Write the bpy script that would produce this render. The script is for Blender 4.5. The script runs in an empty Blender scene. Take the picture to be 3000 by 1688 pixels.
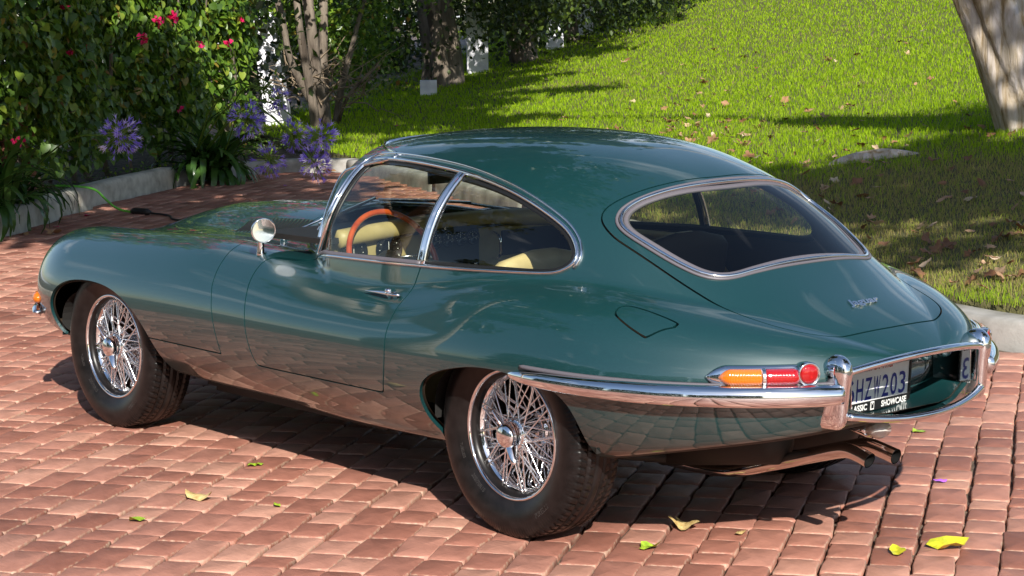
import bpy, math, random
import numpy as np
from mathutils import Vector, Matrix

rng = np.random.default_rng(7)
random.seed(7)
SC = bpy.context.scene
COL = SC.collection
R = math.radians

# ---------------------------------------------------------------- camera, sky, sun, exposure
CAM_POS = np.array([-4.80584, 4.89072, 1.68484])
CAM_YAW, CAM_PITCH, CAM_ROLL = -0.717444, 0.138476, -0.015786
CAM_F = 6030.73                      # focal length in pixels of a 3000 pixel wide frame
cam_d = bpy.data.cameras.new('camera')
cam = bpy.data.objects.new('camera', cam_d)
COL.objects.link(cam)
cam_d.sensor_width = 36.0
cam_d.lens = CAM_F / 3000 * 36
cam_d.clip_start = 0.1
cam_d.clip_end = 900
cf = np.array([math.cos(CAM_YAW) * math.cos(CAM_PITCH), math.sin(CAM_YAW) * math.cos(CAM_PITCH), -math.sin(CAM_PITCH)])
cr = np.array([math.sin(CAM_YAW), -math.cos(CAM_YAW), 0.0])
cu = np.cross(cr, cf)
cr, cu = math.cos(CAM_ROLL) * cr + math.sin(CAM_ROLL) * cu, -math.sin(CAM_ROLL) * cr + math.cos(CAM_ROLL) * cu
cam.matrix_world = Matrix(((cr[0], cu[0], -cf[0], CAM_POS[0]), (cr[1], cu[1], -cf[1], CAM_POS[1]), (cr[2], cu[2], -cf[2], CAM_POS[2]), (0, 0, 0, 1)))
SC.camera = cam

SUN_AZ, SUN_EL = R(149), R(33)          # direction TO the sun: azimuth from +x towards +y, elevation
world = bpy.data.worlds.new('World')
SC.world = world
world.use_nodes = True
wn = world.node_tree
wn.nodes.clear()
w_out = wn.nodes.new('ShaderNodeOutputWorld')
w_bg = wn.nodes.new('ShaderNodeBackground')
w_sky = wn.nodes.new('ShaderNodeTexSky')
w_sky.sky_type = 'NISHITA'
w_sky.sun_disc = False
w_sky.sun_elevation = SUN_EL
w_sky.sun_rotation = math.pi / 2 - SUN_AZ
w_sky.air_density = 1.0
w_sky.dust_density = 0.6
# thin broken cloud over the whole dome
w_tc = wn.nodes.new('ShaderNodeTexCoord')
w_map = wn.nodes.new('ShaderNodeMapping')
w_map.inputs['Scale'].default_value = (1, 1, 3.0)
w_noise = wn.nodes.new('ShaderNodeTexNoise')
w_noise.inputs['Scale'].default_value = 2.6
w_noise.inputs['Detail'].default_value = 7
w_ramp = wn.nodes.new('ShaderNodeValToRGB')
w_ramp.color_ramp.elements[0].position = 0.56
w_ramp.color_ramp.elements[1].position = 0.80
w_mix = wn.nodes.new('ShaderNodeMixRGB')
w_mix.inputs['Color2'].default_value = (9.5, 9.8, 10.4, 1)
wn.links.new(w_tc.outputs['Generated'], w_map.inputs['Vector'])
wn.links.new(w_map.outputs['Vector'], w_noise.inputs['Vector'])
wn.links.new(w_noise.outputs['Fac'], w_ramp.inputs['Fac'])
wn.links.new(w_ramp.outputs['Color'], w_mix.inputs['Fac'])
wn.links.new(w_sky.outputs['Color'], w_mix.inputs['Color1'])
wn.links.new(w_mix.outputs['Color'], w_bg.inputs['Color'])
wn.links.new(w_bg.outputs['Background'], w_out.inputs['Surface'])
w_bg.inputs['Strength'].default_value = 0.085

sun_d = bpy.data.lights.new('sun', 'SUN')
sun_d.energy = 5.0
sun_d.angle = R(0.53)
sun_d.color = (1.0, 0.95, 0.87)
sun = bpy.data.objects.new('sun', sun_d)
COL.objects.link(sun)
sdir = Vector((math.cos(SUN_EL) * math.cos(SUN_AZ), math.cos(SUN_EL) * math.sin(SUN_AZ), math.sin(SUN_EL)))
sun.rotation_euler = sdir.to_track_quat('Z', 'Y').to_euler()
SC.view_settings.view_transform = 'Standard'
SC.view_settings.look = 'None'
SC.view_settings.gamma = 1
SC.view_settings.use_curve_mapping = False
SC.view_settings.exposure = 0.68
SC.cycles.max_bounces = 12
SC.cycles.transparent_max_bounces = 24
SC.cycles.glossy_bounces = 6
SC.cycles.caustics_reflective = False
SC.cycles.caustics_refractive = False
SC.cycles.sample_clamp_indirect = 6

# ---------------------------------------------------------------- materials
def mat(name, col=(0.5, 0.5, 0.5), rough=0.5, metal=0.0, **kw):
    m = bpy.data.materials.new(name)
    m.use_nodes = True
    b = m.node_tree.nodes['Principled BSDF']
    b.inputs['Base Color'].default_value = (*col, 1)
    b.inputs['Roughness'].default_value = rough
    b.inputs['Metallic'].default_value = metal
    for k, v in kw.items():
        b.inputs[k.replace('_', ' ')].default_value = v
    return m

def nd(m, t, **kw):
    n = m.node_tree.nodes.new(t)
    for k, v in kw.items():
        if k in n.inputs:
            n.inputs[k].default_value = v
        else:
            setattr(n, k, v)
    return n

def lk(m, a, b):
    m.node_tree.links.new(a, b)

def noisy(m, c1, c2, scale=5.0, detail=6, coord='Object', bump=0.0, bscale=None, p0=0.35, p1=0.65, dist=0.01, stretch=None):
    """colour that wanders between c1 and c2, with optional fine relief"""
    b = m.node_tree.nodes['Principled BSDF']
    tc = nd(m, 'ShaderNodeTexCoord')
    src = tc.outputs[coord]
    if stretch:
        mp = nd(m, 'ShaderNodeMapping')
        mp.inputs['Scale'].default_value = stretch
        lk(m, src, mp.inputs['Vector'])
        src = mp.outputs['Vector']
    n = nd(m, 'ShaderNodeTexNoise', Scale=scale, Detail=detail)
    lk(m, src, n.inputs['Vector'])
    r = nd(m, 'ShaderNodeValToRGB')
    r.color_ramp.elements[0].position = p0
    r.color_ramp.elements[1].position = p1
    r.color_ramp.elements[0].color = (*c1, 1)
    r.color_ramp.elements[1].color = (*c2, 1)
    lk(m, n.outputs['Fac'], r.inputs['Fac'])
    lk(m, r.outputs['Color'], b.inputs['Base Color'])
    if bump:
        n2 = nd(m, 'ShaderNodeTexNoise', Scale=bscale or scale * 6, Detail=6)
        lk(m, src, n2.inputs['Vector'])
        bp = nd(m, 'ShaderNodeBump', Strength=bump, Distance=dist)
        lk(m, n2.outputs['Fac'], bp.inputs['Height'])
        lk(m, bp.outputs['Normal'], b.inputs['Normal'])
    return r

M = {}
M['paint'] = mat('green_paint', (0.010, 0.050, 0.047), 0.40, 0.1, Coat_Weight=1.0, Coat_Roughness=0.030, Coat_IOR=1.75)
_p = M['paint']
_n = nd(_p, 'ShaderNodeTexNoise', Scale=900.0, Detail=2)
_t = nd(_p, 'ShaderNodeTexCoord')
lk(_p, _t.outputs['Object'], _n.inputs['Vector'])
_r = nd(_p, 'ShaderNodeValToRGB')
_r.color_ramp.elements[0].position = 0.35
_r.color_ramp.elements[1].position = 0.70
_r.color_ramp.elements[0].color = (0.003, 0.029, 0.031, 1)
_r.color_ramp.elements[1].color = (0.006, 0.047, 0.050, 1)
lk(_p, _n.outputs['Fac'], _r.inputs['Fac'])
lk(_p, _r.outputs['Color'], _p.node_tree.nodes['Principled BSDF'].inputs['Base Color'])
M['chrome'] = mat('chrome', (0.86, 0.87, 0.89), 0.045, 1.0)
_c = M['chrome']
_n = nd(_c, 'ShaderNodeTexNoise', Scale=14.0, Detail=4)
_t = nd(_c, 'ShaderNodeTexCoord')
lk(_c, _t.outputs['Object'], _n.inputs['Vector'])
_mr = nd(_c, 'ShaderNodeMapRange')
_mr.inputs['To Min'].default_value = 0.02
_mr.inputs['To Max'].default_value = 0.085
lk(_c, _n.outputs['Fac'], _mr.inputs['Value'])
lk(_c, _mr.outputs['Result'], _c.node_tree.nodes['Principled BSDF'].inputs['Roughness'])
M['spoke_chrome'] = mat('spoke_chrome', (0.93, 0.93, 0.94), 0.22, 1.0)
M['dull_chrome'] = mat('dull_chrome', (0.55, 0.54, 0.53), 0.22, 1.0)
M['rubber'] = mat('rubber', (0.018, 0.017, 0.018), 0.55)
M['grey_rubber'] = mat('grey_rubber', (0.11, 0.10, 0.115), 0.45)
M['black'] = mat('black_trim', (0.008, 0.008, 0.008), 0.45)
M['under'] = mat('underseal', (0.012, 0.011, 0.010), 0.7)
M['liner'] = mat('cabin_trim', (0.035, 0.023, 0.013), 0.7)
M['letter'] = mat('tyre_lettering', (0.03, 0.027, 0.026), 0.45)
M['tan'] = mat('tan_leather', (0.42, 0.33, 0.13), 0.42)
noisy(M['tan'], (0.42, 0.32, 0.15), (0.56, 0.44, 0.22), 9, bump=0.12, bscale=260, dist=0.002)
M['dash'] = mat('dash_leather', (0.34, 0.29, 0.12), 0.48)
noisy(M['dash'], (0.30, 0.24, 0.10), (0.42, 0.34, 0.15), 7, bump=0.10, bscale=300, dist=0.002)
M['wood'] = mat('varnished_wood', (0.42, 0.10, 0.025), 0.18, Coat_Weight=0.8, Coat_Roughness=0.05)
noisy(M['wood'], (0.34, 0.045, 0.010), (0.52, 0.095, 0.02), 14, stretch=(1, 1, 0.25))
M['tyre'] = mat('tyre_rubber', (0.008, 0.007, 0.007), 0.34, 0.0, Specular_IOR_Level=0.32)
noisy(M['tyre'], (0.0055, 0.005, 0.005), (0.012, 0.010, 0.010), 30, bump=0.08, bscale=240, dist=0.002)
M['gauge'] = mat('gauge_black', (0.006, 0.006, 0.006), 0.15)
M['white'] = mat('white_print', (0.75, 0.75, 0.72), 0.5)
M['plate'] = mat('plate_white', (0.86, 0.86, 0.86), 0.4)
M['blue'] = mat('plate_blue', (0.025, 0.03, 0.25), 0.4)
M['redink'] = mat('plate_red', (0.55, 0.05, 0.03), 0.4)
M['pipe'] = mat('exhaust_steel', (0.66, 0.62, 0.58), 0.09, 1.0)
M['mirror'] = mat('mirror_glass', (0.92, 0.93, 0.92), 0.0, 1.0)

def lens(name, c, rough=0.12):
    m = mat(name, c, rough, 0.0, Transmission_Weight=0.35, Coat_Weight=1.0)
    b = m.node_tree.nodes['Principled BSDF']
    tc = nd(m, 'ShaderNodeTexCoord')
    w = nd(m, 'ShaderNodeTexWave', Scale=55.0)
    lk(m, tc.outputs['Object'], w.inputs['Vector'])
    bp = nd(m, 'ShaderNodeBump', Strength=0.3, Distance=0.002)
    lk(m, w.outputs['Fac'], bp.inputs['Height'])
    lk(m, bp.outputs['Normal'], b.inputs['Normal'])
    return m
M['amber'] = lens('amber_lens', (0.90, 0.22, 0.006))
M['red'] = lens('red_lens', (0.50, 0.003, 0.006))
M['clear'] = lens('clear_lens', (0.85, 0.85, 0.80))

def glassmat(name, tint):
    m = bpy.data.materials.new(name)
    m.use_nodes = True
    t = m.node_tree
    t.nodes.clear()
    o = t.nodes.new('ShaderNodeOutputMaterial')
    mx = t.nodes.new('ShaderNodeMixShader')
    tr = t.nodes.new('ShaderNodeBsdfTransparent')
    tr.inputs['Color'].default_value = (*tint, 1)
    gl = t.nodes.new('ShaderNodeBsdfGlossy')
    gl.inputs['Roughness'].default_value = 0.0
    lw = t.nodes.new('ShaderNodeLayerWeight')          # facing term is the same from both sides of the pane
    pw = t.nodes.new('ShaderNodeMath'); pw.operation = 'POWER'; pw.inputs[1].default_value = 5.0
    lw.inputs['Blend'].default_value = 0.5
    fr = t.nodes.new('ShaderNodeMath'); fr.operation = 'MULTIPLY_ADD'; fr.inputs[1].default_value = 0.90; fr.inputs[2].default_value = 0.08
    t.links.new(lw.outputs['Facing'], pw.inputs[0]); t.links.new(pw.outputs[0], fr.inputs[0])
    t.links.new(fr.outputs[0], mx.inputs[0])
    t.links.new(tr.outputs[0], mx.inputs[1])
    t.links.new(gl.outputs[0], mx.inputs[2])
    t.links.new(mx.outputs[0], o.inputs['Surface'])
    return m
M['glass'] = glassmat('window_glass', (0.90, 0.93, 0.86))

# ---------------------------------------------------------------- mesh helpers
def link_mesh(name, me, parent=None, loc=None):
    o = bpy.data.objects.new(name, me)
    COL.objects.link(o)
    if parent is not None:
        o.parent = parent
    if loc is not None:
        o.location = loc
    return o

def make_mesh(name, V, Fc, material, smooth=True, normals=None):
    me = bpy.data.meshes.new(name)
    V = np.asarray(V, dtype=np.float32)
    if isinstance(Fc, np.ndarray):
        n, k = Fc.shape
        me.vertices.add(len(V)); me.vertices.foreach_set('co', V.ravel())
        me.loops.add(n * k); me.loops.foreach_set('vertex_index', Fc.astype(np.int32).ravel())
        me.polygons.add(n)
        me.polygons.foreach_set('loop_start', np.arange(0, n * k, k, dtype=np.int32))
        me.polygons.foreach_set('loop_total', np.full(n, k, dtype=np.int32))
        me.update(calc_edges=True)
    else:
        me.from_pydata([tuple(map(float, v)) for v in V], [], [tuple(int(i) for i in f) for f in Fc])
        me.update()
    me.polygons.foreach_set('use_smooth', np.full(len(me.polygons), bool(smooth)))
    if normals is not None:
        me.normals_split_custom_set_from_vertices([tuple(map(float, n)) for n in normals])
    for mm in (material if isinstance(material, (list, tuple)) else [material]):
        me.materials.append(mm)
    me.update()
    return me

def solid(name, V, Fc, material, parent=None, smooth=True, normals=None, loc=None):
    return link_mesh(name, make_mesh(name, V, Fc, material, smooth, normals), parent, loc)

class MB:
    """collects primitive shapes and links them as one mesh object"""
    def __init__(s):
        s.V, s.F, s.S = [], [], []
    def add(s, V, Fc, smooth=True):
        o = len(s.V)
        s.V += [tuple(map(float, v)) for v in V]
        s.F += [tuple(int(i) + o for i in f) for f in Fc]
        s.S += [smooth] * len(Fc)
        return s
    def box(s, c, d, rot=None, taper=1.0):
        P = []
        for z in (-1, 1):
            k = taper if z > 0 else 1
            for x, y in ((-1, -1), (1, -1), (1, 1), (-1, 1)):
                P.append([x * d[0] / 2 * k, y * d[1] / 2 * k, z * d[2] / 2])
        P = np.array(P)
        if rot is not None:
            P = P @ np.array(rot).T
        return s.add(P + np.array(c), [(3, 2, 1, 0), (4, 5, 6, 7), (0, 1, 5, 4), (1, 2, 6, 5), (2, 3, 7, 6), (3, 0, 4, 7)], False)
    def tube(s, pts, r, n=8, cap=True, flat=None):
        P = np.array(pts, float)
        rr = np.broadcast_to(np.array(r, float), (len(P),))
        T = np.gradient(P, axis=0)
        T /= np.linalg.norm(T, axis=1, keepdims=True) + 1e-9
        up = np.array([0, 0, 1.0]) if abs(T[0][2]) < 0.9 else np.array([1.0, 0, 0])
        a = np.cross(T[0], up); a /= np.linalg.norm(a)
        V = []
        for i in range(len(P)):
            a = a - T[i] * (a @ T[i]); a /= np.linalg.norm(a) + 1e-9
            b = np.cross(T[i], a)
            for k in range(n):
                t = 2 * math.pi * k / n
                V.append(P[i] + rr[i] * (a * math.cos(t) + b * math.sin(t) * (flat or 1)))
        Fc = []
        for i in range(len(P) - 1):
            for k in range(n):
                k2 = (k + 1) % n
                Fc.append((i * n + k, i * n + k2, (i + 1) * n + k2, (i + 1) * n + k))
        if cap:
            Fc.append(tuple(range(n))[::-1]); Fc.append(tuple(range((len(P) - 1) * n, len(P) * n)))
        return s.add(V, Fc)
    def lathe(s, prof, c=(0, 0, 0), axis='z', n=32, close=False):
        """prof: list of (radius, height along axis)"""
        V = []
        for r, h in prof:
            for k in range(n):
                t = 2 * math.pi * k / n
                x, y = r * math.cos(t), r * math.sin(t)
                V.append({'z': (x, y, h), 'y': (x, h, -y), 'x': (h, x, y)}[axis])
        m = len(prof)
        Fc = []
        for i in range(m - 1 + (1 if close else 0)):
            j = (i + 1) % m
            for k in range(n):
                k2 = (k + 1) % n
                Fc.append((i * n + k, i * n + k2, j * n + k2, j * n + k))
        if not close:
            if prof[0][0] > 1e-4: Fc.append(tuple(range(n))[::-1])
            if prof[-1][0] > 1e-4: Fc.append(tuple(range((m - 1) * n, m * n)))
        return s.add(np.array(V) + np.array(c), Fc)
    def xf(s, fn):
        s.V = [tuple(map(float, v)) for v in fn(np.array(s.V))]
        return s
    def mesh(s, name, material):
        me = make_mesh(name, s.V, s.F, material)
        me.polygons.foreach_set('use_smooth', s.S)
        me.update()
        return me
    def build(s, name, material, parent=None, loc=None):
        return link_mesh(name, s.mesh(name, material), parent, loc)

def empty(name, loc=(0, 0, 0), rz=0.0):
    o = bpy.data.objects.new(name, None)
    COL.objects.link(o)
    o.location = loc
    o.rotation_euler = (0, 0, rz)
    o.empty_display_size = 0.1
    return o

def tag(o, label=None, cat=None, group=None, kind=None):
    if label: o['label'] = label
    if cat: o['category'] = cat
    if group: o['group'] = group
    if kind: o['kind'] = kind
    return o

def text_geo(s, size=1.0, extrude=0.0, bold=0.0, align='CENTER', shear=0.0, spacing=1.0):
    """lettering turned into plain mesh data, in the xy plane"""
    c = bpy.data.curves.new('txt', 'FONT')
    c.body = s; c.size = size; c.extrude = extrude; c.offset = bold
    c.align_x = align; c.align_y = 'CENTER'; c.shear = shear; c.space_character = spacing
    c.resolution_u = 3
    o = bpy.data.objects.new('txt', c)
    COL.objects.link(o)
    dg = bpy.context.evaluated_depsgraph_get()
    me = o.evaluated_get(dg).to_mesh()
    V = np.array([v.co[:] for v in me.vertices]) if len(me.vertices) else np.zeros((0, 3))
    Fc = [tuple(p.vertices) for p in me.polygons]
    o.evaluated_get(dg).to_mesh_clear()
    bpy.data.objects.remove(o)
    bpy.data.curves.remove(c)
    return V, Fc

def chaikin(P, n=2, closed=True):
    P = np.array(P, float)
    for _ in range(n):
        Q = np.roll(P, -1, axis=0) if closed else P[1:]
        A = P if closed else P[:-1]
        N2 = np.empty((len(A) * 2, P.shape[1]))
        N2[0::2] = .75 * A + .25 * Q
        N2[1::2] = .25 * A + .75 * Q
        if not closed:
            N2 = np.vstack([P[:1], N2, P[-1:]])
        P = N2
    return P

def resample(P, step, closed=False):
    P = np.array(P, float)
    if closed: P = np.vstack([P, P[:1]])
    d = np.r_[0, np.cumsum(np.linalg.norm(np.diff(P, axis=0), axis=1))]
    n = max(3, int(round(d[-1] / step)))
    t = np.linspace(0, d[-1], n + 1)
    Q = np.stack([np.interp(t, d, P[:, k]) for k in range(P.shape[1])], 1)
    return Q[:-1] if closed else Q

# ================================================================ THE CAR: body surface
# (car coordinates = world coordinates: x forward, y to the car's left, origin under the rear axle)
def tab(*kv,s=.05):
    k=np.array(kv,float).reshape(-1,2);k=k[np.argsort(k[:,0])]
    g=np.arange(-2.,4.3,.004);v=np.interp(g,k[:,0],k[:,1])
    t=np.arange(-4*s,4*s+.002,.004);w=np.exp(-t*t/2/s/s);w/=w.sum()
    h=len(t)//2;vp=np.concatenate([np.full(h,v[0]),v,np.full(h,v[-1])])
    v=np.convolve(vp,w,'valid')[:len(g)]
    return lambda x:np.interp(x,g,v)
# hull
Hw=tab(-1.1,.66,-.8,.715,-.5,.77,-.1,.81,.5,.825,1.2,.825,1.8,.80,2.4,.77,2.8,.74,3.4,.70,s=.12)
Hz=tab(-1.1,.58,-.4,.57,.5,.555,2.,.54,2.8,.52,3.4,.48,s=.12)
HT=tab(-1.1,.72,-.8,.715,-.5,.73,-.1,.77,.3,.79,1.4,.83,1.8,.82,2.2,.80,2.6,.765,3.,.735,3.4,.70,s=.1)
HB=tab(-1.1,.26,-.7,.22,-.3,.15,.3,.12,2.0,.12,2.6,.14,3.0,.17,3.4,.20,s=.1)
# fender tube
Ty=tab(-1.1,.42,-.7,.48,-.3,.55,.1,.57,.5,.57,1.2,.56,1.8,.55,2.4,.53,2.8,.51,3.4,.48,s=.1)
Tz=tab(-1.1,.57,-.4,.57,.5,.55,2.,.54,2.8,.52,3.4,.50,s=.1)
Tr=tab(-1.1,.24,-.7,.255,-.3,.26,.1,.265,.5,.25,.9,.245,1.6,.25,2.2,.26,2.8,.26,3.4,.25,s=.1)   # ry
Th=tab(-1.1,.17,-.8,.185,-.5,.22,-.2,.258,.1,.268,.35,.245,.55,.215,.9,.215,1.4,.245,1.8,.262,2.3,.258,2.8,.252,3.4,.25,s=.07)   # rz
# bonnet bulge
Bt=tab(1.,.885,1.65,.90,1.95,.897,2.2,.885,2.55,.853,2.75,.81,2.95,.765,3.25,.72,3.4,.72,s=.06)
Bw=tab(1.,.34,1.7,.33,2.2,.29,2.7,.22,3.1,.15,3.4,.12,s=.08)
# cabin
Ct=tab(-1.15,.56,-1.1,.60,-1.05,.65,-1.0,.672,-.9,.72,-.8,.762,-.7,.805,-.5,.932,-.3,1.08,-.15,1.145,.05,1.20,.25,1.228,.45,1.238,.7,1.238,.95,1.225,1.2,1.195,1.5,1.13,2.,1.0,s=.07)
Cw=tab(-1.1,.56,-.8,.555,-.5,.585,-.3,.615,-.1,.65,.1,.68,.4,.705,.7,.71,.95,.695,1.2,.66,1.6,.62,s=.08)
Cn=tab(-1.1,2.3,-.6,2.3,-.2,2.4,.15,2.6,1.,2.7,s=.1)
CZ=.60
Bc=tab(-1.1,.46,-.9,.40,-.7,.365,-.5,.325,-.3,.28,.2,.25,1.0,.24,1.8,.24,2.3,.27,2.8,.32,3.0,.355,3.2,.42,3.4,.46,s=.06)
def smin(a,b,k):
    h=np.clip(.5+.5*(b-a)/k,0,1);return b*(1-h)+a*h-k*h*(1-h)
def smax(a,b,k):return -smin(-a,-b,k)
XT,LT,MT,ZT=-.30,.765,2.3,.585
XN,LN,MN,ZN=2.72,.68,2.6,.505
def xw(y,z):
    y2=np.minimum(y*y,.5);return 1.60-(z-.90)*(1.25-2.3*y2)-1.33*y2
def F(P):
    x,y,z=P[...,0],np.abs(P[...,1]),P[...,2]
    ut=np.clip((XT-x)/LT,0,.9999);st=(1-ut**MT)**(1/MT)
    un=np.clip((x-XN)/LN,0,.9999);sn=(1-un**MN)**(1/MN)
    y=y/(st*sn);z=ZT+(z-ZT)/st;z=ZN+(z-ZN)/sn;s=st*sn
    zw=Hz(x);w=Hw(x);h=np.where(z>zw,HT(x)-zw,zw-HB(x))
    n=2.25
    hull=((y/w)**n+(np.abs(z-zw)/h)**n+1e-12)**(1/n);hull=(hull-1)*.35
    ry=Tr(x);rz=np.where(z>Tz(x),Th(x),.30)
    t=np.sqrt(((y-Ty(x))/ry)**2+((z-Tz(x))/rz)**2+1e-12);t=(t-1)*.26
    b=smin(hull,t,.04)
    bt=Bt(x);bz=.16
    bu=np.sqrt((y/Bw(x))**2+((z-bt+bz)/bz)**2+1e-12);bu=(bu-1)*.16
    bu=smax(bu,1.0-x,.05)
    b=smin(b,bu,.035)
    ct=np.maximum(ZT+(Ct(x)-ZT)/st,.5);hc=np.maximum(ct-CZ,.05);zz=np.maximum(z-CZ,0);nc=Cn(x)
    c=((y/Cw(x))**nc+(zz/hc)**nc+1e-12)**(1/nc);c=(c-1)*np.minimum(hc,.5)
    c=smax(c,(x-xw(y,z))*.75,.02)
    d=smin(b,c,.026)
    d=d*s
    d=np.maximum(d,np.maximum(XT-LT*.9998-x,x-XN-LN*.9998))
    return smax(d,Bc(x)-P[...,2],.03)
def grad(P,h=.0015):
    G=np.empty_like(P)
    for i in range(3):
        e=np.zeros(3);e[i]=h;G[...,i]=F(P+e)-F(P-e)
    return G/(np.linalg.norm(G,axis=-1,keepdims=True)+1e-12)
def cast(O,D,tmax=1.3,n=60):
    # last crossing inside->outside found by marching from outside inward
    t=np.linspace(tmax,.02,n);hi=np.full(O.shape[:-1],tmax);lo=np.full(O.shape[:-1],.0);done=np.zeros(O.shape[:-1],bool)
    for a in t:
        f=F(O+D*a);m=(~done)&(f<0);lo[m]=a;done|=m;hi[~done]=a
    for _ in range(22):
        m=.5*(lo+hi);f=F(O+D*m[...,None]);i=f<0;lo=np.where(i,m,lo);hi=np.where(i,hi,m)
    return O+D*(.5*(lo+hi))[...,None]
def grid(nx=430,na=40,nphi=361):
    phi=np.linspace(-np.pi/2,np.pi*1.5,nphi)
    X0,X1=-.62,2.9
    xs=np.linspace(X0,X1,nx);O=[];A=[]
    for a in np.linspace(np.pi/2*.985,0,na,endpoint=False):O.append((X0,0,.58));A.append(-a)
    for x in xs:O.append((x,0,.58-.08*(x-X0)/(X1-X0)));A.append(0)
    for a in np.linspace(np.pi/2*.985,0,na,endpoint=False)[::-1]:O.append((X1,0,.50));A.append(a)
    O=np.array(O,float);A=np.array(A)
    D=np.stack([np.broadcast_to(np.sin(A)[:,None],(len(A),nphi)),np.cos(A)[:,None]*np.cos(phi)[None],np.cos(A)[:,None]*np.sin(phi)[None]],-1)
    OO=np.broadcast_to(O[:,None],D.shape).copy()
    V=cast(OO,D);return V

# ---------------------------------------------------------------- cutting panels out of the surface
def sdpoly(poly, X, Y, margin=.06):
    """signed distance to a closed polygon, negative inside (far points just get +1)"""
    poly = np.asarray(poly)
    out = np.full(X.shape, 1.0)
    lo, hi = poly.min(0) - margin, poly.max(0) + margin
    m = (X > lo[0]) & (X < hi[0]) & (Y > lo[1]) & (Y < hi[1])
    if not m.any(): return out
    x, y = X[m], Y[m]
    d = np.full(x.shape, 1e9); ins = np.zeros(x.shape, bool)
    for a, b in zip(poly, np.roll(poly, -1, axis=0)):
        e = b - a
        px, py = x - a[0], y - a[1]
        t = np.clip((px * e[0] + py * e[1]) / (e @ e + 1e-18), 0, 1)
        d = np.minimum(d, np.hypot(px - e[0] * t, py - e[1] * t))
        if a[1] != b[1]:
            c = (a[1] > y) != (b[1] > y)
            ins ^= c & (x < (b[0] - a[0]) * (y - a[1]) / (b[1] - a[1]) + a[0])
    out[m] = np.where(ins, -d, d)
    return out

def clip(S, d):
    """keep the part of triangle soup S=(V,N,T) where d<0"""
    V, N, T = S
    ins = d < 0
    c = ins[T].sum(1)
    full = T[c == 3]
    t1 = T[c == 1]; t2 = T[c == 2]
    def rotto(t, want):
        w = ins[t] == want
        k = np.argmax(w, 1)
        i = np.arange(len(t))
        return np.stack([t[i, k], t[i, (k + 1) % 3], t[i, (k + 2) % 3]], 1)
    t1 = rotto(t1, True); t2 = rotto(t2, False)
    E = np.concatenate([t1[:, [0, 1]], t1[:, [0, 2]], t2[:, [0, 1]], t2[:, [0, 2]]])
    if len(E):
        key = np.sort(E, 1)
        uq, inv = np.unique(key, axis=0, return_inverse=True)
        inv = inv.ravel()
        da, db = d[uq[:, 0]], d[uq[:, 1]]
        t = (da / (da - db))[:, None]
        nv = V[uq[:, 0]] * (1 - t) + V[uq[:, 1]] * t
        nn = N[uq[:, 0]] * (1 - t) + N[uq[:, 1]] * t
        nn /= np.linalg.norm(nn, axis=1, keepdims=True)
        o = len(V)
        V = np.vstack([V, nv]); N = np.vstack([N, nn])
        n1, n2 = len(t1), len(t2)
        e = inv + o
        a, b = e[:n1], e[n1:2 * n1]
        p, q = e[2 * n1:2 * n1 + n2], e[2 * n1 + n2:]
        T = np.vstack([full, np.stack([t1[:, 0], a, b], 1), np.stack([p, t2[:, 1], t2[:, 2]], 1), np.stack([p, t2[:, 2], q], 1)])
    else:
        T = full
    # drop slivers, then unused vertices
    u, inv = np.unique(T, return_inverse=True)
    return V[u], N[u], inv.reshape(-1, 3)

def rim(S, depth, skip=None):
    """return geometry with the cut edges turned inwards by depth (panel thickness)"""
    V, N, T = S
    E = np.concatenate([T[:, [0, 1]], T[:, [1, 2]], T[:, [2, 0]]])
    key = np.sort(E, 1)
    uq, idx, cnt = np.unique(key, axis=0, return_index=True, return_counts=True)
    B = E[idx[cnt == 1]]
    if skip is not None:
        B = B[~skip(V[B].mean(1))]
    if not len(B): return V, N, [T]
    A, C = V[B[:, 0]], V[B[:, 1]]
    nA, nC = N[B[:, 0]], N[B[:, 1]]
    side = np.cross(C - A, nA + nC)
    side /= np.linalg.norm(side, axis=1, keepdims=True) + 1e-12
    o = len(V); n = len(B)
    rV = np.vstack([A, C, C - nC * depth, A - nA * depth])
    rN = np.vstack([side] * 4)
    i = np.arange(n)
    Q = np.stack([i, i + 3 * n, i + 2 * n], 1), np.stack([i, i + 2 * n, i + n], 1)
    T2 = np.vstack([T, Q[0] + o, Q[1] + o])
    return np.vstack([V, rV]), np.vstack([N, rN]), T2

def panel(name, S, material, parent, depth=.012, skip=None):
    V, N, T = rim(S, depth, skip) if depth else S
    return solid(name, V, T, material, parent, True, N)

_g = grid(380, 40, 341)
_n = grad(_g)
ni, nj = _g.shape[:2]
_V = _g.reshape(-1, 3); _N = _n.reshape(-1, 3)
_I = (np.arange(ni - 1)[:, None] * nj + np.arange(nj - 1)[None]).ravel()
_T = np.vstack([np.stack([_I, _I + 1, _I + nj + 1], 1), np.stack([_I, _I + nj + 1, _I + nj], 1)])
_fn = np.cross(_V[_T[:, 1]] - _V[_T[:, 0]], _V[_T[:, 2]] - _V[_T[:, 0]])
if (np.einsum('ij,ij->i', _fn, _N[_T[:, 0]]) < 0).mean() > .5:
    _T = _T[:, ::-1]
# close the seam where the sweep meets itself by welding the first and last column
_map = np.arange(ni * nj); _map[(np.arange(ni) * nj + nj - 1)] = np.arange(ni) * nj
_T = _map[_T]
SKIN = (_V, _N, np.ascontiguousarray(_T))

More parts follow.
